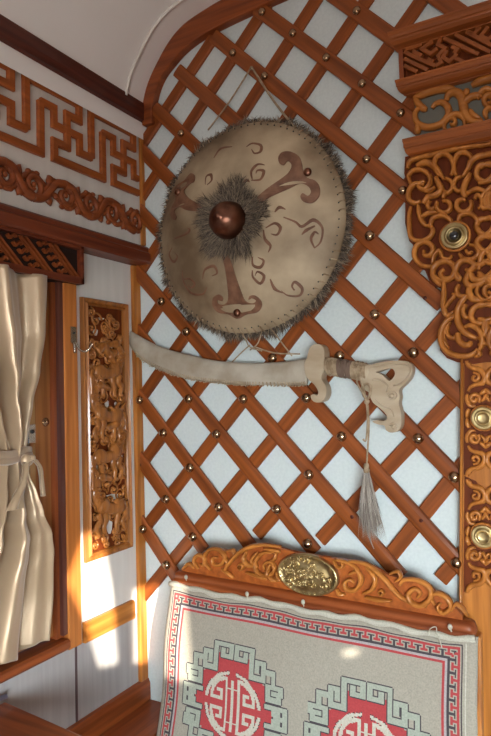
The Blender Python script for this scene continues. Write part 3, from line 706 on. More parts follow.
m.sweep(rings); m.build('scabbard', scab, sw)
m = MB()
rn = random.Random(5)
for i in range(6, len(Bt)-1):
    b = Bt[i]; up = (T_[i]-Bt[i]).normalized()
    for j in (0, .5):
        q_ = b+(Bt[i+1]-b)*j
        a0 = B(q_.x, q_.y+.3, SYY-.004); a1 = B(q_.x+up.x*3.2-1.2, q_.y+up.y*3.2, SYY-.0135)
        m.tube([a0, a1], .0018, 5)
        m.tube([a0+Vector((0,.004,0)), a0+Vector((rn.uniform(-.006,.006), -.004, -rn.uniform(.000,.003)))], .0018, 5)
k_ = m.build('scabbard_stitching', hide_edge, sw); k_['kind'] = 'stuff'
hc_ = crop(295,340,3.777)
def carved(outline, Y, t, name, mat, holes=(), kk=4, par=sw, bev=.006):
    m_ = MB(); P = [B(p.x, p.y, Y) for p in cr([Vector(hc_(*q_)) for q_ in outline], kk, closed=True)]
    Hs = [[B(p.x, p.y, Y) for p in cr([Vector(hc_(*q_)) for q_ in h], kk, closed=True)] for h in holes]
    m_.poly(P, nB, t/2, holes=Hs, back=-t/2); o = m_.build(name, mat, par, smooth=True); b_ = o.modifiers.new('b', 'BEVEL'); b_.width = bev; b_.segments = 4; b_.limit_method = 'ANGLE'; b_.angle_limit = 1.0
    return o
carved([(68,28),(90,16),(112,24),(121,46),(120,75),(126,95),(114,125),(110,148),(124,172),(128,200),(118,226),(95,236),(76,228),(70,210),(82,204),(92,210),(98,196),(84,170),(62,150),(48,125),(46,90),(56,68),(60,48)], -.050, .040, 'guard', palewood, bev=.008)
m = MB(); P = [B(*hc_(u, v), -.052) for u, v in [(118,98),(160,104),(205,110),(250,118),(285,124)]]; P = cr(P, 3); m.tube(P, [.021]*4+[.020]*5+[.022]*(len(P)-9), 16); m.build('grip', palewood, sw)
m = MB()
for i in range(27):
    u = 124+i*5.6; c = B(*hc_(u, 98+(u-118)*.155), -.052)
    tl_ = rn.uniform(-.14,.14); r = .0235+rn.uniform(-.0006,.0022); ax = Vector((1, 0, tl_)).normalized(); up = Vector((-tl_, 0, 1)).normalized()
    ring = [c+up*r*math.cos(2*math.pi*j/18)+Vector((0,-1,0))*r*.9*math.sin(2*math.pi*j/18) for j in range(19)]
    m.tube(ring, .0028, 6, mi=1 if 8 <= i <= 16 else 0, up=ax)
m.build('grip_binding', [cord, pbr('dark binding', (.16,.10,.07), .7)], sw)
head = [(248,112),(300,92),(345,82),(400,78),(436,86),(449,108),(442,140),(422,165),(400,188),(402,215),(398,240),(406,272),(408,305),(402,332),(385,346),(366,348),(350,338),(344,322),(322,318),(300,308),(312,302),(342,304),(354,294),(346,274),(322,252),(302,236),(290,212),(284,196),(270,188),(258,172),(252,145)]
hole = [(312,122),(345,112),(372,108),(384,124),(378,142),(362,154),(345,140),(330,128)]
hd = carved(head, -.052, .034, 'animal_head', palewood, holes=[hole], bev=.008)
m = MB(); c = B(*hc_(366,210), -.0695); p = [c+Vector((math.cos(t)*.012, 0, math.sin(t)*.010)) for t in [2*math.pi*j/16 for j in range(17)]]; m.tube(p, .0028, 6); m.ball(c, .007, (1,.6,1)); m.build('eye', palewood, hd)
m = MB(); q_ = curl(372,328, 15, 3, 200, 420, 20); m.tube([B(*hc_(a, b), -.069) for a, b in q_], .003, 6); m.build('nostril', palewood, hd)
m = MB()
for pts in ([(258,108),(300,102),(350,92),(405,90),(432,100),(432,130),(405,162),(372,172)], [(290,150),(318,150),(350,172),(345,195)], [(300,225),(330,250),(362,262),(372,290)]):
    m.tube(cr([B(*hc_(a, b), -.069) for a, b in pts], 5), .0028, 6)
m.build('carved_mane', palewood, hd)
m = MB(); m.tube(cr([B(*hc_(u, v), -.075) for u, v in [(262,215),(254,190),(258,172),(272,166),(284,176),(284,200),(274,222),(264,222)]], 4), .0042, 8); m.build('thong_loop', cord, sw)
for pts in ([(240,95),(232,130),(236,165),(255,200),(268,228)], [(250,100),(246,140),(258,180),(270,225)]):
    m = MB(); m.tube(cr([B(*hc_(u, v), -.080) for u, v in pts], 4), .0026, 6); m.build('thong', cord, sw)
m = MB(); m.ball(B(*hc_(271,232), -.079), .008); m.build('thong_knot', cord, sw)
for pts in ([(366.5,401),(367.5,420),(366,440),(363,439)], [(367.5,401),(369,425),(367.5,450),(366.5,468)]):
    m = MB(); m.tube(cr([B(x, y, -.075) for x, y in pts], 4), .0026, 6); m.build('thong', cord, sw)
m = MB(); c = B(366.5,468,-.075); m.lathe([(.006,.012),(.008,.006),(.007,0),(.009,-.006),(.007,-.014)], c, Vector((0,0,1)), 12); m.build('tassel_binding', cord, sw)
def g_t(i):
    a = random.uniform(0, 2*math.pi); r = random.random()**.5
    p = c+Vector((math.cos(a)*.006*r, math.sin(a)*.006*r, -.008))
    e = Vector((math.cos(a)*.22*r+.02, math.sin(a)*.15*r-.03, -1)).normalized()
    return p, e, Vector((random.uniform(-.10,.42), random.uniform(-.15,.1), -1)).normalized(), random.uniform(.07,.165)
hairs(1300, g_t, hair_m, .0010).build('hair_tassel', hair_m, sw)['kind'] = 'stuff'
m = MB(); P = cr([B(x, y, -.06) for x, y in [(364,500),(367,520),(368,532),(371,542),(374,549)]], 4); m.tube(P, taper(len(P), .0035, 1, .3, .6), 6); m.build('tassel_wisp', hair_m[1], sw)

# ------------------------------------------------------------------ carved pilaster and its capital
pil = thing('carved_pilaster', 'carved honey wood pilaster with brass bosses at the right edge, below the big carved bracket', 'pilaster', B(487, 600, -.02))
def BP(px, py, Y): return B(px, py, Y)
xm = 486.0                                          # the pilaster's own axis, seen in the photograph
def mirror(P):                                      # world mirror about the pilaster axis (axis leans with the board)
    out = []
    for p in P:
        ax_ = axis_x(p.z, p.y); out.append(Vector((2*ax_-p.x, p.y, p.z)))
    return out
def axis_x(z, Y):
    a, b = B(xm, 300, Y), B(xm, 600, Y); t = (z-a.z)/(b.z-a.z); return a.x+(b.x-a.x)*t
YB = -.028
m = MB(); l0, l1 = B(460.5, 352, YB), B(456.5, 1020, YB); r0_, r1_ = mirror([l0])[0], mirror([l1])[0]
q4 = [l0, r0_, r1_, l1]; m.hexa([Vector((p.x, -.001, p.z)) for p in q4], Vector((0, YB+.001, 0))); m.build('board', honey['z'], pil, bevel=.002)
m = MB()
for P in ([B(462.2,358,YB), B(458.4,1015,YB)],):
    for Q_ in (P, mirror(P)): m.ribbon(Q_, nB, .0042, .008, 'round')
m.build('edge_bead', honey['z'], pil)
cD = crop(450,355,6.13); cE = crop(450,470,5.66)
quarter = [([(105,35),(112,62),(140,80),(180,88),(208,115),(214,145),(200,172),(160,182),(128,196),(112,222)], 9, .012),
           (curl(155,138,30,7,-110,400,20), 6, .012), (curl(152,268,34,8,40,-440,24), 7.5, .013), ([(110,240),(104,262),(112,292),(130,312),(158,312)], 7, .011),
           ([(186,240),(205,228),(222,205)], 7, .012), ([(118,330),(108,356),(106,388)], 7.5, .012), ([(140,345),(131,366),(130,388)], 4, .008), ([(100,50),(120,55),(128,72)], 6, .010), ([(195,285),(214,262),(216,238)], 6, .011)]
m = MB()
for c_, b_ in ((lambda u, v: cD(u, v), 388), (lambda u, v: (450+(u+2)/6.13, 535.4+(v-388)/6.13*.98), 388)):
    for pts, w, h in quarter:
        for fl in (1, -1):
            P = [Vector(c_(u, b_+fl*(v-b_))) for u, v in pts]; P = cr(P, 3); W3 = [B(p.x, p.y, YB-.0005) for p in P]; ww = taper(len(W3), w/6.13*.0027*1.8, .7, .5, .35)
            for Q_ in (W3, mirror(W3)): m.ribbon(Q_, nB, ww, h)
m.build('scroll_carving', honey['z'], pil)
m = MB()
ground = [cD(100,30), cD(102,745)]
for (ya, yb) in ((362,475),(476,592)):
    P = [B(x_, y_, YB-.0004) for x_, y_ in ((483,ya+16),(476,ya+5),(464.5,ya),(463.8,yb),(476,yb-5),(483,yb-16))]
    m.poly(P+mirror(P)[::-1], nB, .001)
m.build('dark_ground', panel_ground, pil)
def boss(px, py, Y, r, par, bead, base=0.):
    k_ = MB(); c = B(px, py, Y)
    k_.lathe([(r*1.12,0),(r*1.12,.006),(r*1.02,.011),(r*.98,.008)], c, nB, 28, 1)
    k_.lathe([(r*.98,.004),(r*.96,.014),(r*.86,.018),(r*.74,.012),(r*.70,.014),(r*.60,.020),(r*.50,.019),(r*.46,.015),(r*.30,.014),(0,.014)], c, nB, 28, 0)
    if bead: k_.ball(c+nB*.017, r*.34, (1,.7,1), 16, 10, mi=2)
    return k_.build('brass_boss', [brass, honey['z'], glass_black], par)
boss(483.8,418,YB-.010,.030,pil,False); boss(483.8,535.4,YB-.010,.030,pil,False)

cap = thing('carved_bracket', 'large carved wooden capital with cornices, fret and scroll friezes and boss, top right corner', 'capital', B(470, 360, -.03))
XR = 1.55
def moulding(px, pyt, pyb, ydep, par):
    a = B(px, pyt, ydep); b = B(px+2, pyb, ydep); zt, zb_ = a.z, b.z; x0 = a.x; h = zt-zb_; d = -ydep
    prof = [(0,0),(.0,1),(1,1),(1,.80),(.965,.78),(.965,.70),(.94,.68),(.92,.40),(.86,.36),(.84,.22),(.72,.03),(.55,-.06),(.40,-.08),(.40,-.14),(0,-.14)]
    P = [(min(-.0275, -.0275-(d-.0275)*u), zb_+h*v) for u, v in prof]
    k_ = MB(); r1 = [Vector((x0+(1-abs(y)/d)*.035*1, y, z)) for y, z in P]; r2 = [Vector((XR, y, z)) for y, z in P]
    k_.sweep([r1, r2], smooth=False); return k_.build('cornice_moulding', redo_x, par, bevel=.0015), zb_, zt, x0
_, zb1, zt1, x1 = moulding(387,32,43,-.095,cap)
_, zb2, zt2, x2 = moulding(394.5,80,90,-.085,cap)
_, zb3, zt3, x3 = moulding(402,139,153,-.075,cap)
# fret frieze
YF = -.040
m = MB(); fz1, fz0 = zb1-.01, zt2; fx = B(400,60,YF).x
m.hexa([Vector((fx, -.0275, fz0)), Vector((XR, -.0275, fz0)), Vector((XR, -.0275, fz1)), Vector((fx, -.0275, fz1))], Vector((0, -.006, 0)))
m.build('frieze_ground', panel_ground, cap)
m = MB(); m.box((fx, YF-.014, fz0), (fx+.012, -.0275, fz1+.01)); m.build('frieze_post', redw['z'], cap)
cF = crop(380,0,4.42); m = MB()
frs = [[(112,238),(175,268),(250,300)], [(112,268),(215,318)], [(112,298),(170,326)], [(285,165),(440,250)], [(335,155),(491,240)], [(385,150),(500,212)],
       [(118,205),(150,220),(190,188)], [(238,178),(190,225),(228,246),(258,222)], [(150,235),(190,255)], [(272,175),(260,205),(292,222),(255,262)], [(215,270),(240,282)], [(300,232),(282,262),(310,280),(345,248)], [(250,300),(275,285),(262,262)],
       [(392,150),(418,162),(446,124)], [(445,128),(425,112)], [(480,128),(450,168),(480,186),(510,160)], [(500,105),(530,125),(510,150)], [(335,265),(375,285)], [(320,215),(345,228),(330,245)]]
for st in frs:
    P = [B(*cF(u, v), YF) for u, v in st]; P = [Vector((max(p.x, fx+.005), p.y, min(max(p.z, fz0), fz1+.004))) for p in P]
    m.ribbon(P, nB, .0055, .014, 'flat'); m.ribbon([p+Vector((.245,0,0)) for p in P], nB, .0055, .014, 'flat')
m.build('fret', redo_x, cap, smooth=False)
# scroll frieze
YS = -.036; cS = crop(400,55,5.4); m = MB()
m.hexa([Vector((B(415,110,-.03).x, -.0275, zt3)), Vector((XR, -.0275, zt3)), Vector((XR, -.0275, zb2)), Vector((B(415,110,-.03).x, -.0275, zb2))], Vector((0, -.004, 0)))
m.build('frieze_ground', pbr('grey green backing', (.13,.125,.10), .8), cap)
m = MB()
sfs = [([(78,238),(110,225),(150,208),(210,192),(280,188),(312,212)],17), ([(85,232),(98,262),(128,292),(150,296)],15), ([(112,285),(88,312),(86,350),(112,384),(165,396),(225,378),(262,335),(262,290),(232,262),(196,268),(176,292)],15),
       ([(110,375),(100,400),(98,432)],15), ([(252,252),(262,222),(296,206),(328,222),(342,262),(350,310),(372,348),(410,368),(450,360)],19), ([(335,300),(352,262),(388,232),(432,226),(440,238)],14),
       ([(388,172),(430,150),(500,132),(540,140)],17), ([(246,408),(240,378),(268,340),(312,326),(346,348),(352,388)],13), (curl(285,372,26,8,200,330,14),9), ([(380,300),(398,330),(440,352)],12), ([(470,350),(462,318),(480,296),(510,290)],12), (curl(488,250,36,12,90,400,18),13), ([(510,200),(470,190),(440,210),(420,245)],12)]
for pts, w in sfs:
    P = cr([Vector(cS(*p)) for p in pts], 4); W3 = [B(p.x, p.y, -.0312) for p in P]; ww = taper(len(W3), w/5.4*.0029*1.15, .55, .5, .3)
    for off in (Vector(), Vector((.26,0,0))): m.ribbon([p+off for p in W3], nB, ww, .020)
m.ball(B(*cS(358,198), YS-.004), .009, (1,.8,1))
m.build('scrolls', honey['x'], cap)
# big pierced apron
YA = -.046
edge = [(404,157),(403,172),(406,184),(404,200),(404,222),(408,240),(412,244),(413,262),(424,270),(430,284),(440,288),(442,314),(446,322),(440,334),(439,350),(446,358),(456,362),(472,364),(486,362)]
P = [B(x, y, YA) for x, y in edge]
P[0].z = zb3+.005
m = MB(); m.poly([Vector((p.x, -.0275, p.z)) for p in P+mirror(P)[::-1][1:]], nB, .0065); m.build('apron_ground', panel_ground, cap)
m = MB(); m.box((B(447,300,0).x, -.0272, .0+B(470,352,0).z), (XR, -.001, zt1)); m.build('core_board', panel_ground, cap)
cA = crop(400,145,5.396); cB_ = crop(400,205,5.396); cC = crop(425,270,7.36)
sA = [([(40,128),(50,90),(90,72),(200,45),(330,15),(500,-8)],9), ([(88,112),(140,92),(188,118),(212,168)],13), ([(62,215),(44,170),(70,138),(120,135),(158,165),(160,210),(128,240),(100,222),(112,200),(136,196)],9),
      ([(130,212),(84,208),(50,240),(46,290),(78,312),(112,300)],10), ([(276,165),(288,115),(268,62),(232,48),(196,66),(188,108),(216,152),(238,186)],9), ([(302,165),(290,110),(304,58),(336,38),(370,48),(386,82),(362,130),(336,170)],9),
      ([(366,132),(384,86),(430,58),(500,50)],11), ([(500,190),(450,196),(414,170),(418,124),(450,104),(491,112)],10), ([(124,316),(150,280),(192,268),(222,240),(206,205),(190,172)],12), ([(245,178),(276,196),(282,232),(258,258),(236,244)],8),
      ([(332,168),(300,184),(290,222),(312,248),(334,236)],8), (curl(240,326,46,24,-150,-330,18),9), ([(232,290),(238,268),(252,252)],8), (curl(340,322,46,28,-30,330,18),10), ([(352,284),(342,245),(352,205),(380,150)],12),
      ([(398,292),(418,268),(442,292),(438,332),(418,340)],8), ([(358,262),(415,236),(470,262),(486,300)],9), ([(500,252),(468,272),(460,318),(500,350)],10), ([(160,300),(148,330),(170,348),(186,330)],8), ([(130,250),(165,245),(190,225)],8)]
sB = [([(58,8),(48,50),(48,110),(54,165),(78,188),(120,190),(162,170),(176,135),(158,110),(130,112)],9), ([(98,0),(104,50),(120,90),(140,112)],10), ([(110,66),(155,42),(200,40)],9), ([(164,118),(176,72),(228,56),(268,78),(276,100)],9), ([(314,92),(326,56),(378,46),(418,84),(408,124)],9),
      ([(476,72),(428,78),(412,118),(442,155),(500,158)],11), ([(168,332),(112,322),(76,275),(88,220),(136,198),(176,228),(164,268),(130,270),(126,242)],10), ([(174,315),(184,272),(212,245),(228,282),(262,290),(280,270)],8),
      ([(222,432),(184,400),(176,350),(206,312),(258,304),(294,340),(280,388),(238,396),(216,368),(238,344)],11), ([(330,402),(300,362),(318,310),(366,298),(402,326),(376,352),(352,346)],11), ([(350,402),(372,366),(392,396),(430,405),(470,385),(500,350)],12),
      ([(318,262),(345,290),(392,290),(424,262),(404,220),(372,212)],9), ([(500,176),(444,168),(412,204),(438,240),(476,256),(491,300),(500,340)],11), ([(352,240),(370,262),(392,250)],7), ([(385,320),(440,318),(480,290)],9), ([(440,20),(470,10),(491,-15)],8)]
sC = [([(50,-10),(70,48),(130,78),(190,60),(214,5)],12), ([(136,75),(136,180),(132,260),(148,320),(176,345)],14), ([(152,275),(176,235),(205,205),(216,182),(196,172)],10), ([(158,330),(195,318),(215,300)],8),
      ([(222,335),(160,372),(122,440),(116,520),(150,590),(215,626),(300,634),(360,612),(388,580)],15), ([(190,382),(150,440),(146,520),(176,575)],6), ([(172,400),(160,450),(178,492),(212,500),(218,478)],11), ([(308,182),(262,242),(236,318),(248,400),(300,465),(384,504)],17),
      ([(292,418),(340,408),(392,440),(420,500),(412,560),(390,600)],14), ([(240,462),(246,512),(280,548),(322,548),(336,522)],16), ([(500,262),(410,252),(350,290),(338,345),(372,385),(425,388),(446,368)],15), ([(500,352),(446,372),(434,430),(456,480),(500,500)],14), ([(300,248),(276,300),(296,344),(320,340)],14),
      ([(250,104),(232,150),(254,190),(290,186)],13), ([(220,0),(232,50),(262,80)],14), ([(330,28),(298,72),(322,112),(390,108),(450,66),(500,20)],16), ([(338,112),(322,160),(350,210),(430,222)],18), ([(392,112),(380,165),(420,215),(490,215)],10), (curl(480,150,52,14,100,420,22),12), ([(386,590),(400,620),(360,640)],12), ([(430,530),(470,545),(500,540)],12)]
m = MB()
for c_, s_, lst in ((cA, 5.396, sA), (cB_, 5.396, sB), (cC, 7.36, sC)):
    for i, (pts, w) in enumerate(lst):
        P = cr([Vector(c_(*p)) for p in pts], 4)
        if min(p.x for p in P) > 487: continue
        W3 = [B(p.x, p.y, YA) for p in P]; W3 = [p+nB*(-.012+.0006*(i % 5)) for p in W3]
        ww = taper(len(W3), w/s_*.0027*1.42, .75, .6, .25)
        m.ribbon(W3, nB, ww, .021)
        if min(p.x for p in P) < 484: m.ribbon(mirror(W3), nB, ww, .021)
m.build('apron_scrolls', honey['z'], cap)
boss(455.2,236.8,YA-.006,.036,cap,True)
bm_ = mirror([B(455.2,236.8,YA-.006)])[0]

# ------------------------------------------------------------------ sofa and rug
sofa = thing('wooden_sofa', 'wooden sofa with scroll carved crest below the lattice, a patterned rug over its back', 'sofa', (.65, -.4, 0))
XL, XRr = .203, 1.114
def dz_(x): return .004-.022*(x-.2)/.9
def bk(x, z, off=0.):                               # point on the reclined back
    return Vector((x, -.12-off-RS*(.905-z), z+dz_(x)*.8))
m = MB(); m.hexa([bk(XL+.006,.900,-.006), bk(XRr-.004,.900,-.006), bk(XRr-.004,.42,-.006), bk(XL+.006,.42,-.006)], Vector((0,.055,0))); m.build('back_cushion', velvet, sofa, bevel=.01)
def frame_pt(px, py, Y=-.10): return B(px, py, Y)
ra, rb = B(180,576,-.105), B(466,625.5,-.105)
m = MB()
prof = [(0,-.022),(.018,-.024),(.030,-.018),(.033,-.008),(.028,-.002),(.020,0),(.024,.006),(.018,.014),(.004,.018),(-.020,.018),(-.020,-.022)]
ra.x = .214; rb.x = 1.098; zz = (ra.z+rb.z)/2; 
m.sweep([[Vector((x, -.092-a*k, zz+dz_(x)+b*k)) for a, b in prof] for x, k in ((ra.x-.004,.4),(ra.x,.85),(ra.x+.008,1),(rb.x-.012,1),(rb.x,1.0),(rb.x+.010,.8),(rb.x+.016,.3))]); m.build('top_rail', redw['x'], sofa)
m = MB()
for x0, x1 in ((XL+.004, XL+.034), (1.094, 1.124)):
    m_ = MB(); m_.hexa([bk(x0,zz-.015,-.018), bk(x1,zz-.015,-.018), bk(x1,.0,-.018) if 0 else bk(x1,.40,-.018), bk(x0,.40,-.018)], Vector((0,.035,0))); m_.build('back_post', honey['z'], sofa, bevel=.005)
for x in (.215, 1.08):
    for y in (-.25, -.50):
        m_ = MB(); m_.box((x-.028, y-.028, 0), (x+.028, y+.028, .30)); m_.build('leg', redw['z'], sofa, bevel=.004)
m = MB(); m.box((XL-.008, -.545, .28), (1.11, -.19, .36)); m.build('seat_frame', redw['x'], sofa, bevel=.006)
m = MB(); m.box((XL, -.54, .36), (1.10, -.24, .45)); m.build('seat_cushion', velvet, sofa, bevel=.02)
# crest
YC = -.092
c5, c6, c7 = crop(180,535,4.91), crop(265,540,4.91), crop(350,550,3.777)
topl = [c5(*p) for p in [(8,168),(30,150),(60,128),(80,98),(120,75),(150,58),(195,60),(240,68),(275,82),(300,68),(335,50),(400,40),(470,46)]]+[c6(*p) for p in [(90,34),(160,52),(250,66),(330,78),(420,90)]]+[c7(*p) for p in [(15,33),(60,42),(110,66),(150,88),(195,96),(255,106),(305,132),(330,160),(370,182),(400,212),(425,238)]]
P = [B(x, y, YC) for x, y in topl]; P = [p for p in P if ra.x < p.x < rb.x+.01]
low = [Vector((P[-1].x, YC, zz+dz_(P[-1].x)+.016)), Vector((P[0].x, YC, zz+dz_(P[0].x)+.016))]
m = MB(); Pi = [Vector((p.x, p.y, max(zz+dz_(p.x)+.017, p.z-.005))) for p in P]
def hole(c, pts): return [B(*c(*p), YC) for p in pts]
m.poly(cr(Pi, 2)+low, nB, .004, back=-.012); m.build('crest_board', redo, sofa)
m = MB()
def cs(c, s_, lst, h=.018):
    for pts, w in lst:
        Pq = cr([Vector(c(*p)) for p in pts], 4); W3 = [B(p.x, p.y, YC-.003) for p in Pq]; W3 = [Vector((p.x, p.y, max(p.z, zz+dz_(p.x)+.020))) for p in W3]
        m.ribbon(W3, nB, taper(len(W3), w/s_*.0030, .6, .5, .35), h)
cs(c5, 4.91, [([(222,178),(250,132),(296,84),(350,56),(420,46),(500,56)],11), ([(332,78),(318,112),(342,146),(388,150)],12), ([(388,84),(362,112),(366,150)],9), ([(476,84),(412,86),(376,130),(388,182),(440,198),(472,162),(450,130),(418,142),(420,168)],10),
            ([(158,170),(130,134),(130,92),(160,66),(204,72),(228,106),(206,142),(172,140),(166,112),(190,108)],9), ([(96,162),(74,124),(92,96),(126,106),(124,146),(104,140)],9), ([(232,78),(264,72),(276,96),(256,112)],8), ([(212,165),(240,182),(268,206)],9), ([(20,165),(50,138),(76,160)],9), ([(290,150),(305,138),(318,152),(304,168),(290,158)],7), ([(330,180),(380,195),(430,215)],9), ([(210,95),(240,130),(225,165)],7)])
cs(c6, 4.91, [([(0,40),(60,48),(80,60)],8), ([(30,118),(16,160),(40,190),(66,196)],12), ([(340,96),(362,130),(388,124),(372,96)],8), ([(352,94),(420,112),(462,150),(474,200),(446,242),(410,240),(396,208),(420,190),(442,208)],10), ([(355,235),(372,262),(398,262)],9), ([(60,60),(52,90),(30,100)],8), ([(90,200),(70,180),(62,150)],8)])
cs(c7, 3.777, [([(0,40),(60,50),(108,82),(150,124),(190,170),(240,200),(290,212)],8), ([(86,70),(130,98),(158,140),(196,182)],5), ([(190,130),(208,110),(258,112),(302,138),(306,178),(272,206),(236,196),(222,166),(246,144),(268,160),(256,178)],9), ([(322,205),(308,176),(330,160),(368,178),(384,212),(356,234),(332,216),(344,198)],8),
             ([(152,88),(184,78),(194,100),(172,118)],6), ([(0,88),(32,80),(48,108),(32,140),(2,146)],7), ([(62,62),(98,104),(86,146),(50,162)],8), ([(110,158),(120,148),(130,158),(120,168),(110,158)],5), ([(386,226),(404,200),(430,222),(446,246)],6), ([(60,175),(110,185),(160,190)],7)])
m.build('crest_scrolls', honey['x'], sofa)
# brass oval
eC = B(307.8,574.5,YC-.012); ea = (B(338,583,YC-.012)-B(277.6,566.5,YC-.012)).length/2; eb = abs(B(295,553,YC-.012).z-B(316,593.5,YC-.012).z)/2+.004
tl2 = math.radians(-2)
def E_(r, t, h): 
    x, z = ea*r*math.cos(t), eb*r*math.sin(t); return eC+Vector((x*math.cos(tl2)-z*math.sin(tl2), -h, x*math.sin(tl2)+z*math.cos(tl2)))
m = MB(); m.sweep([[E_(r, 2*math.pi*j/40, h) for j in range(40)] for r, h in ((1.0,-.010),(1.0,.004),(.965,.009),(.92,.008),(.89,.004),(.7,.009),(.4,.013),(.1,.015),(.001,.015))]); 
rn = random.Random(11)
for i in range(46):
    t = rn.uniform(0, 6.28); r = .78*rn.random()**.5; c = E_(r, t, .006+.008*(1-r)); rr = rn.uniform(.009,.015); p = curl(0,0,rr,rr*.25,rn.uniform(0,360),rn.choice((-380,380)),14)
    m.ribbon([c+Vector((a, 0, b*.9)) for a, b in p], nB, .0024, .006)
for i in range(34):
    t = 2*math.pi*i/34; m.ball(E_(.905, t, .006), .0032)
m.build('brass_oval', brass, sofa)

# rug: a woven grid whose knots take their colour from the pattern
CELL = .003; SW = int((XRr-XL+.004)/CELL); LEN = .48; TH = int(LEN/CELL)
def rug_st(px, py):
    p = RP(px, py, .006); return (p.x-XL)/CELL, (.905-p.z)*math.sqrt(1+RS*RS)/CELL
BE, RE, BL, GG, LI, OA = range(6)
grid = [[BE]*SW for _ in range(TH)]
def setc(x, y, c):
    if 0 <= x < SW and 0 <= y < TH: grid[int(y)][int(x)] = c
oL, oR, oT = 6, 11, 6
def bands(d, along):
    # d: cells inwards from the black outer line
    if d < 0: return None
    if d == 0: return BL
    if d == 1: return BE
    if d in (2,): return RE
    if 3 <= d <= 9:
        k = along % 10; r = d-3                          # r 0 outer .. 6 inner
        if r == 0: return RE
        if r <= 4 and k in (2,3): return RE
        if r in (4,5) and k in (0,1,2,3,4,5): return RE
        if r >= 2 and k in (7,8): return BL
        if r in (2,) and (k in (5,6,7,8,9,0)): return BL
        return BE
    if d == 10: return BL
    if d in (11,): return BL
    if d in (12,13): return LI
    if d in (14,15): return RE
    return None
for y in range(TH):
    for x in range(SW):
        dl, dr, dt = x-oL, SW-1-oR-x, y-oT
        d = min(dl, dr, dt)
        c = None
        if d >= 0: c = bands(d, x if d == dt else y)
        elif d == -3 and y > 4 and (dr == -3): c = OA
        if c is not None: grid[y][x] = c
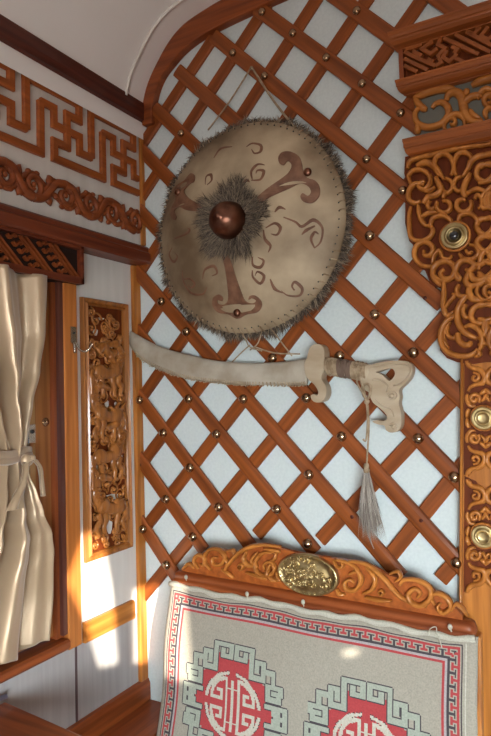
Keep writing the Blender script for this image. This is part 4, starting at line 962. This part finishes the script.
def medallion(cx, cy):
    def put(x, y, c):
        setc(round(cx+x*.96), round(cy+y*.89), c)
    def inside(x, y):
        x, y = abs(x), abs(y)
        return (x <= 20 and y <= 49) or (x <= 33 and y <= 35) or (x <= 41 and y <= 27) or (x <= 47 and y <= 13)
    for y in range(-66, 67):
        for x in range(-60, 61):
            if inside(x, y): put(x, y, RE)
    W_ = 2
    paths = [[(3,58),(21,58),(21,33),(34,33),(34,48),(27,48),(27,41)], [(3,58),(3,47),(13,47),(13,52)], [(38,41),(45,41),(45,31)], [(53,28),(39,28),(39,16),(51,16),(51,22),(45,22)], [(38,9),(57,9),(57,2),(57,-9)], [(57,0),(48,0)], [(46,4),(50,4)],[(53,28),(53,22)]]
    pts = set()
    for p in paths:
        for (x0, y0), (x1, y1) in zip(p, p[1:]):
            n_ = max(abs(x1-x0), abs(y1-y0), 1)
            for i in range(n_+1):
                for a in range(-W_, W_+1):
                    for b in range(-W_, W_+1): pts.add((round(x0+(x1-x0)*i/n_)+a, round(y0+(y1-y0)*i/n_)+b))
    full = {(sx*x, sy*y) for x, y in pts for sx in (1,-1) for sy in (1,-1)}
    for x, y in full:
        for a, b in ((1,0),(-1,0),(0,1),(0,-1)):
            if (x+a, y+b) not in full: put(x+a, y+b, BL)
    for x, y in full: put(x, y, GG)
    # ring and the character inside it
    for y in range(-34, 35):
        for x in range(-34, 35):
            r = math.hypot(x, y*.97)
            if 28.5 <= r <= 31.8 and abs(x) > 3 and abs(y) > 3: put(x, y, OA)
            elif 27.6 <= r < 28.5 or 31.8 < r <= 32.6:
                if abs(x) > 3 and abs(y) > 3: put(x, y, BL if (x+y) % 2 else RE)
    def seg(P_, w=1):
        for (x0, y0), (x1, y1) in zip(P_, P_[1:]):
            n_ = int(max(abs(x1-x0), abs(y1-y0), 1))*2
            for i in range(n_+1):
                for a in range(-w, w+1):
                    for b in range(-w, w+1): put(x0+(x1-x0)*i/n_+a, y0+(y1-y0)*i/n_+b, OA)
    seg([(0,-23),(0,23)])
    for s1 in (1,-1):
        seg([(s1*7,-25),(s1*7,25)])
        for s2 in (1,-1):
            arc = [(s1*(7+17*math.sin(t)), s2*(7+18*math.cos(t))) for t in [i*math.pi/2/8 for i in range(9)]]
            seg(arc+[(s1*24,s2*5),(s1*13,s2*5),(s1*13,s2*13),(s1*17,s2*13)]); seg([(0,s2*16),(s1*7,s2*16)], 0)
c1 = rug_st(232.5,702); c2 = rug_st(364,741)
medallion(c1[0]-1, c1[1]+2); medallion(c2[0]+1, c1[1]+8)
m = MB(); vs = []
for y in range(TH+1):
    for x in range(SW+1):
        s_ = x/SW; t = y*CELL/math.sqrt(1+RS*RS)
        wob = .0035*math.sin(s_*19+1)*max(0, 1-y/25)+.0025*math.sin(s_*47)*max(0, 1-y/12)
        edge_ = min(x, SW-x)*CELL; cu = .010*max(0, 1-edge_/.02)**2
        p = bk(XL+x*CELL+.003*math.sin(t*22+1)*(1 if x < SW/2 else .4), .905-t+wob, .008+.002*math.sin(s_*12+t*14)-cu)
        if y <= 6: a = (6-y)/6; p.y += .012*a*a; p.z -= .001*a
        vs.append(p)
idx = lambda x, y: y*(SW+1)+x
b0 = len(m.v)
m.v += [tuple(v) for v in vs]
for y in range(TH):
    for x in range(SW):
        m.f.append([idx(x,y), idx(x+1,y), idx(x+1,y+1), idx(x,y+1)]); m.mi.append(grid[y][x]); m.sm.append(True)
rug = m.build('woven_rug', wool); so_ = rug.modifiers.new('pile', 'SOLIDIFY'); so_.thickness = .006; so_.offset = -1 
tag(rug, 'beige woven rug with red medallions and key border hung over the sofa back', 'rug')
# rolled upper hem with its tie cords
m = MB(); P = [bk(XL+.002+(XRr-XL-.002)*i/60, .902+.0030*math.sin(i*.31+1)+.0025*math.sin(i*.97), .004) for i in range(61)]
m.tube(P, [.008+.0012*math.sin(i*1.3) for i in range(61)], 8); m.build('hem_roll', wool[5], rug)
for px, py in ((247,594),(303,602),(450,627),(186,577)):
    m = MB(); q_ = RP(px, py, .012); m.ball(q_, .006, (1,.7,1.2)); m.tube([q_, q_+Vector((.004,-.004,-.010))], .002, 5); m.build('hem_knot', wool[5], rug)
m = MB(); m.tube(cr([RP(x, y, .016) for x, y in [(428,636),(430,629),(436,627),(437,634),(440,641),(442,648)]], 4), .0014, 5); m.build('loose_thread', wool[5], rug)
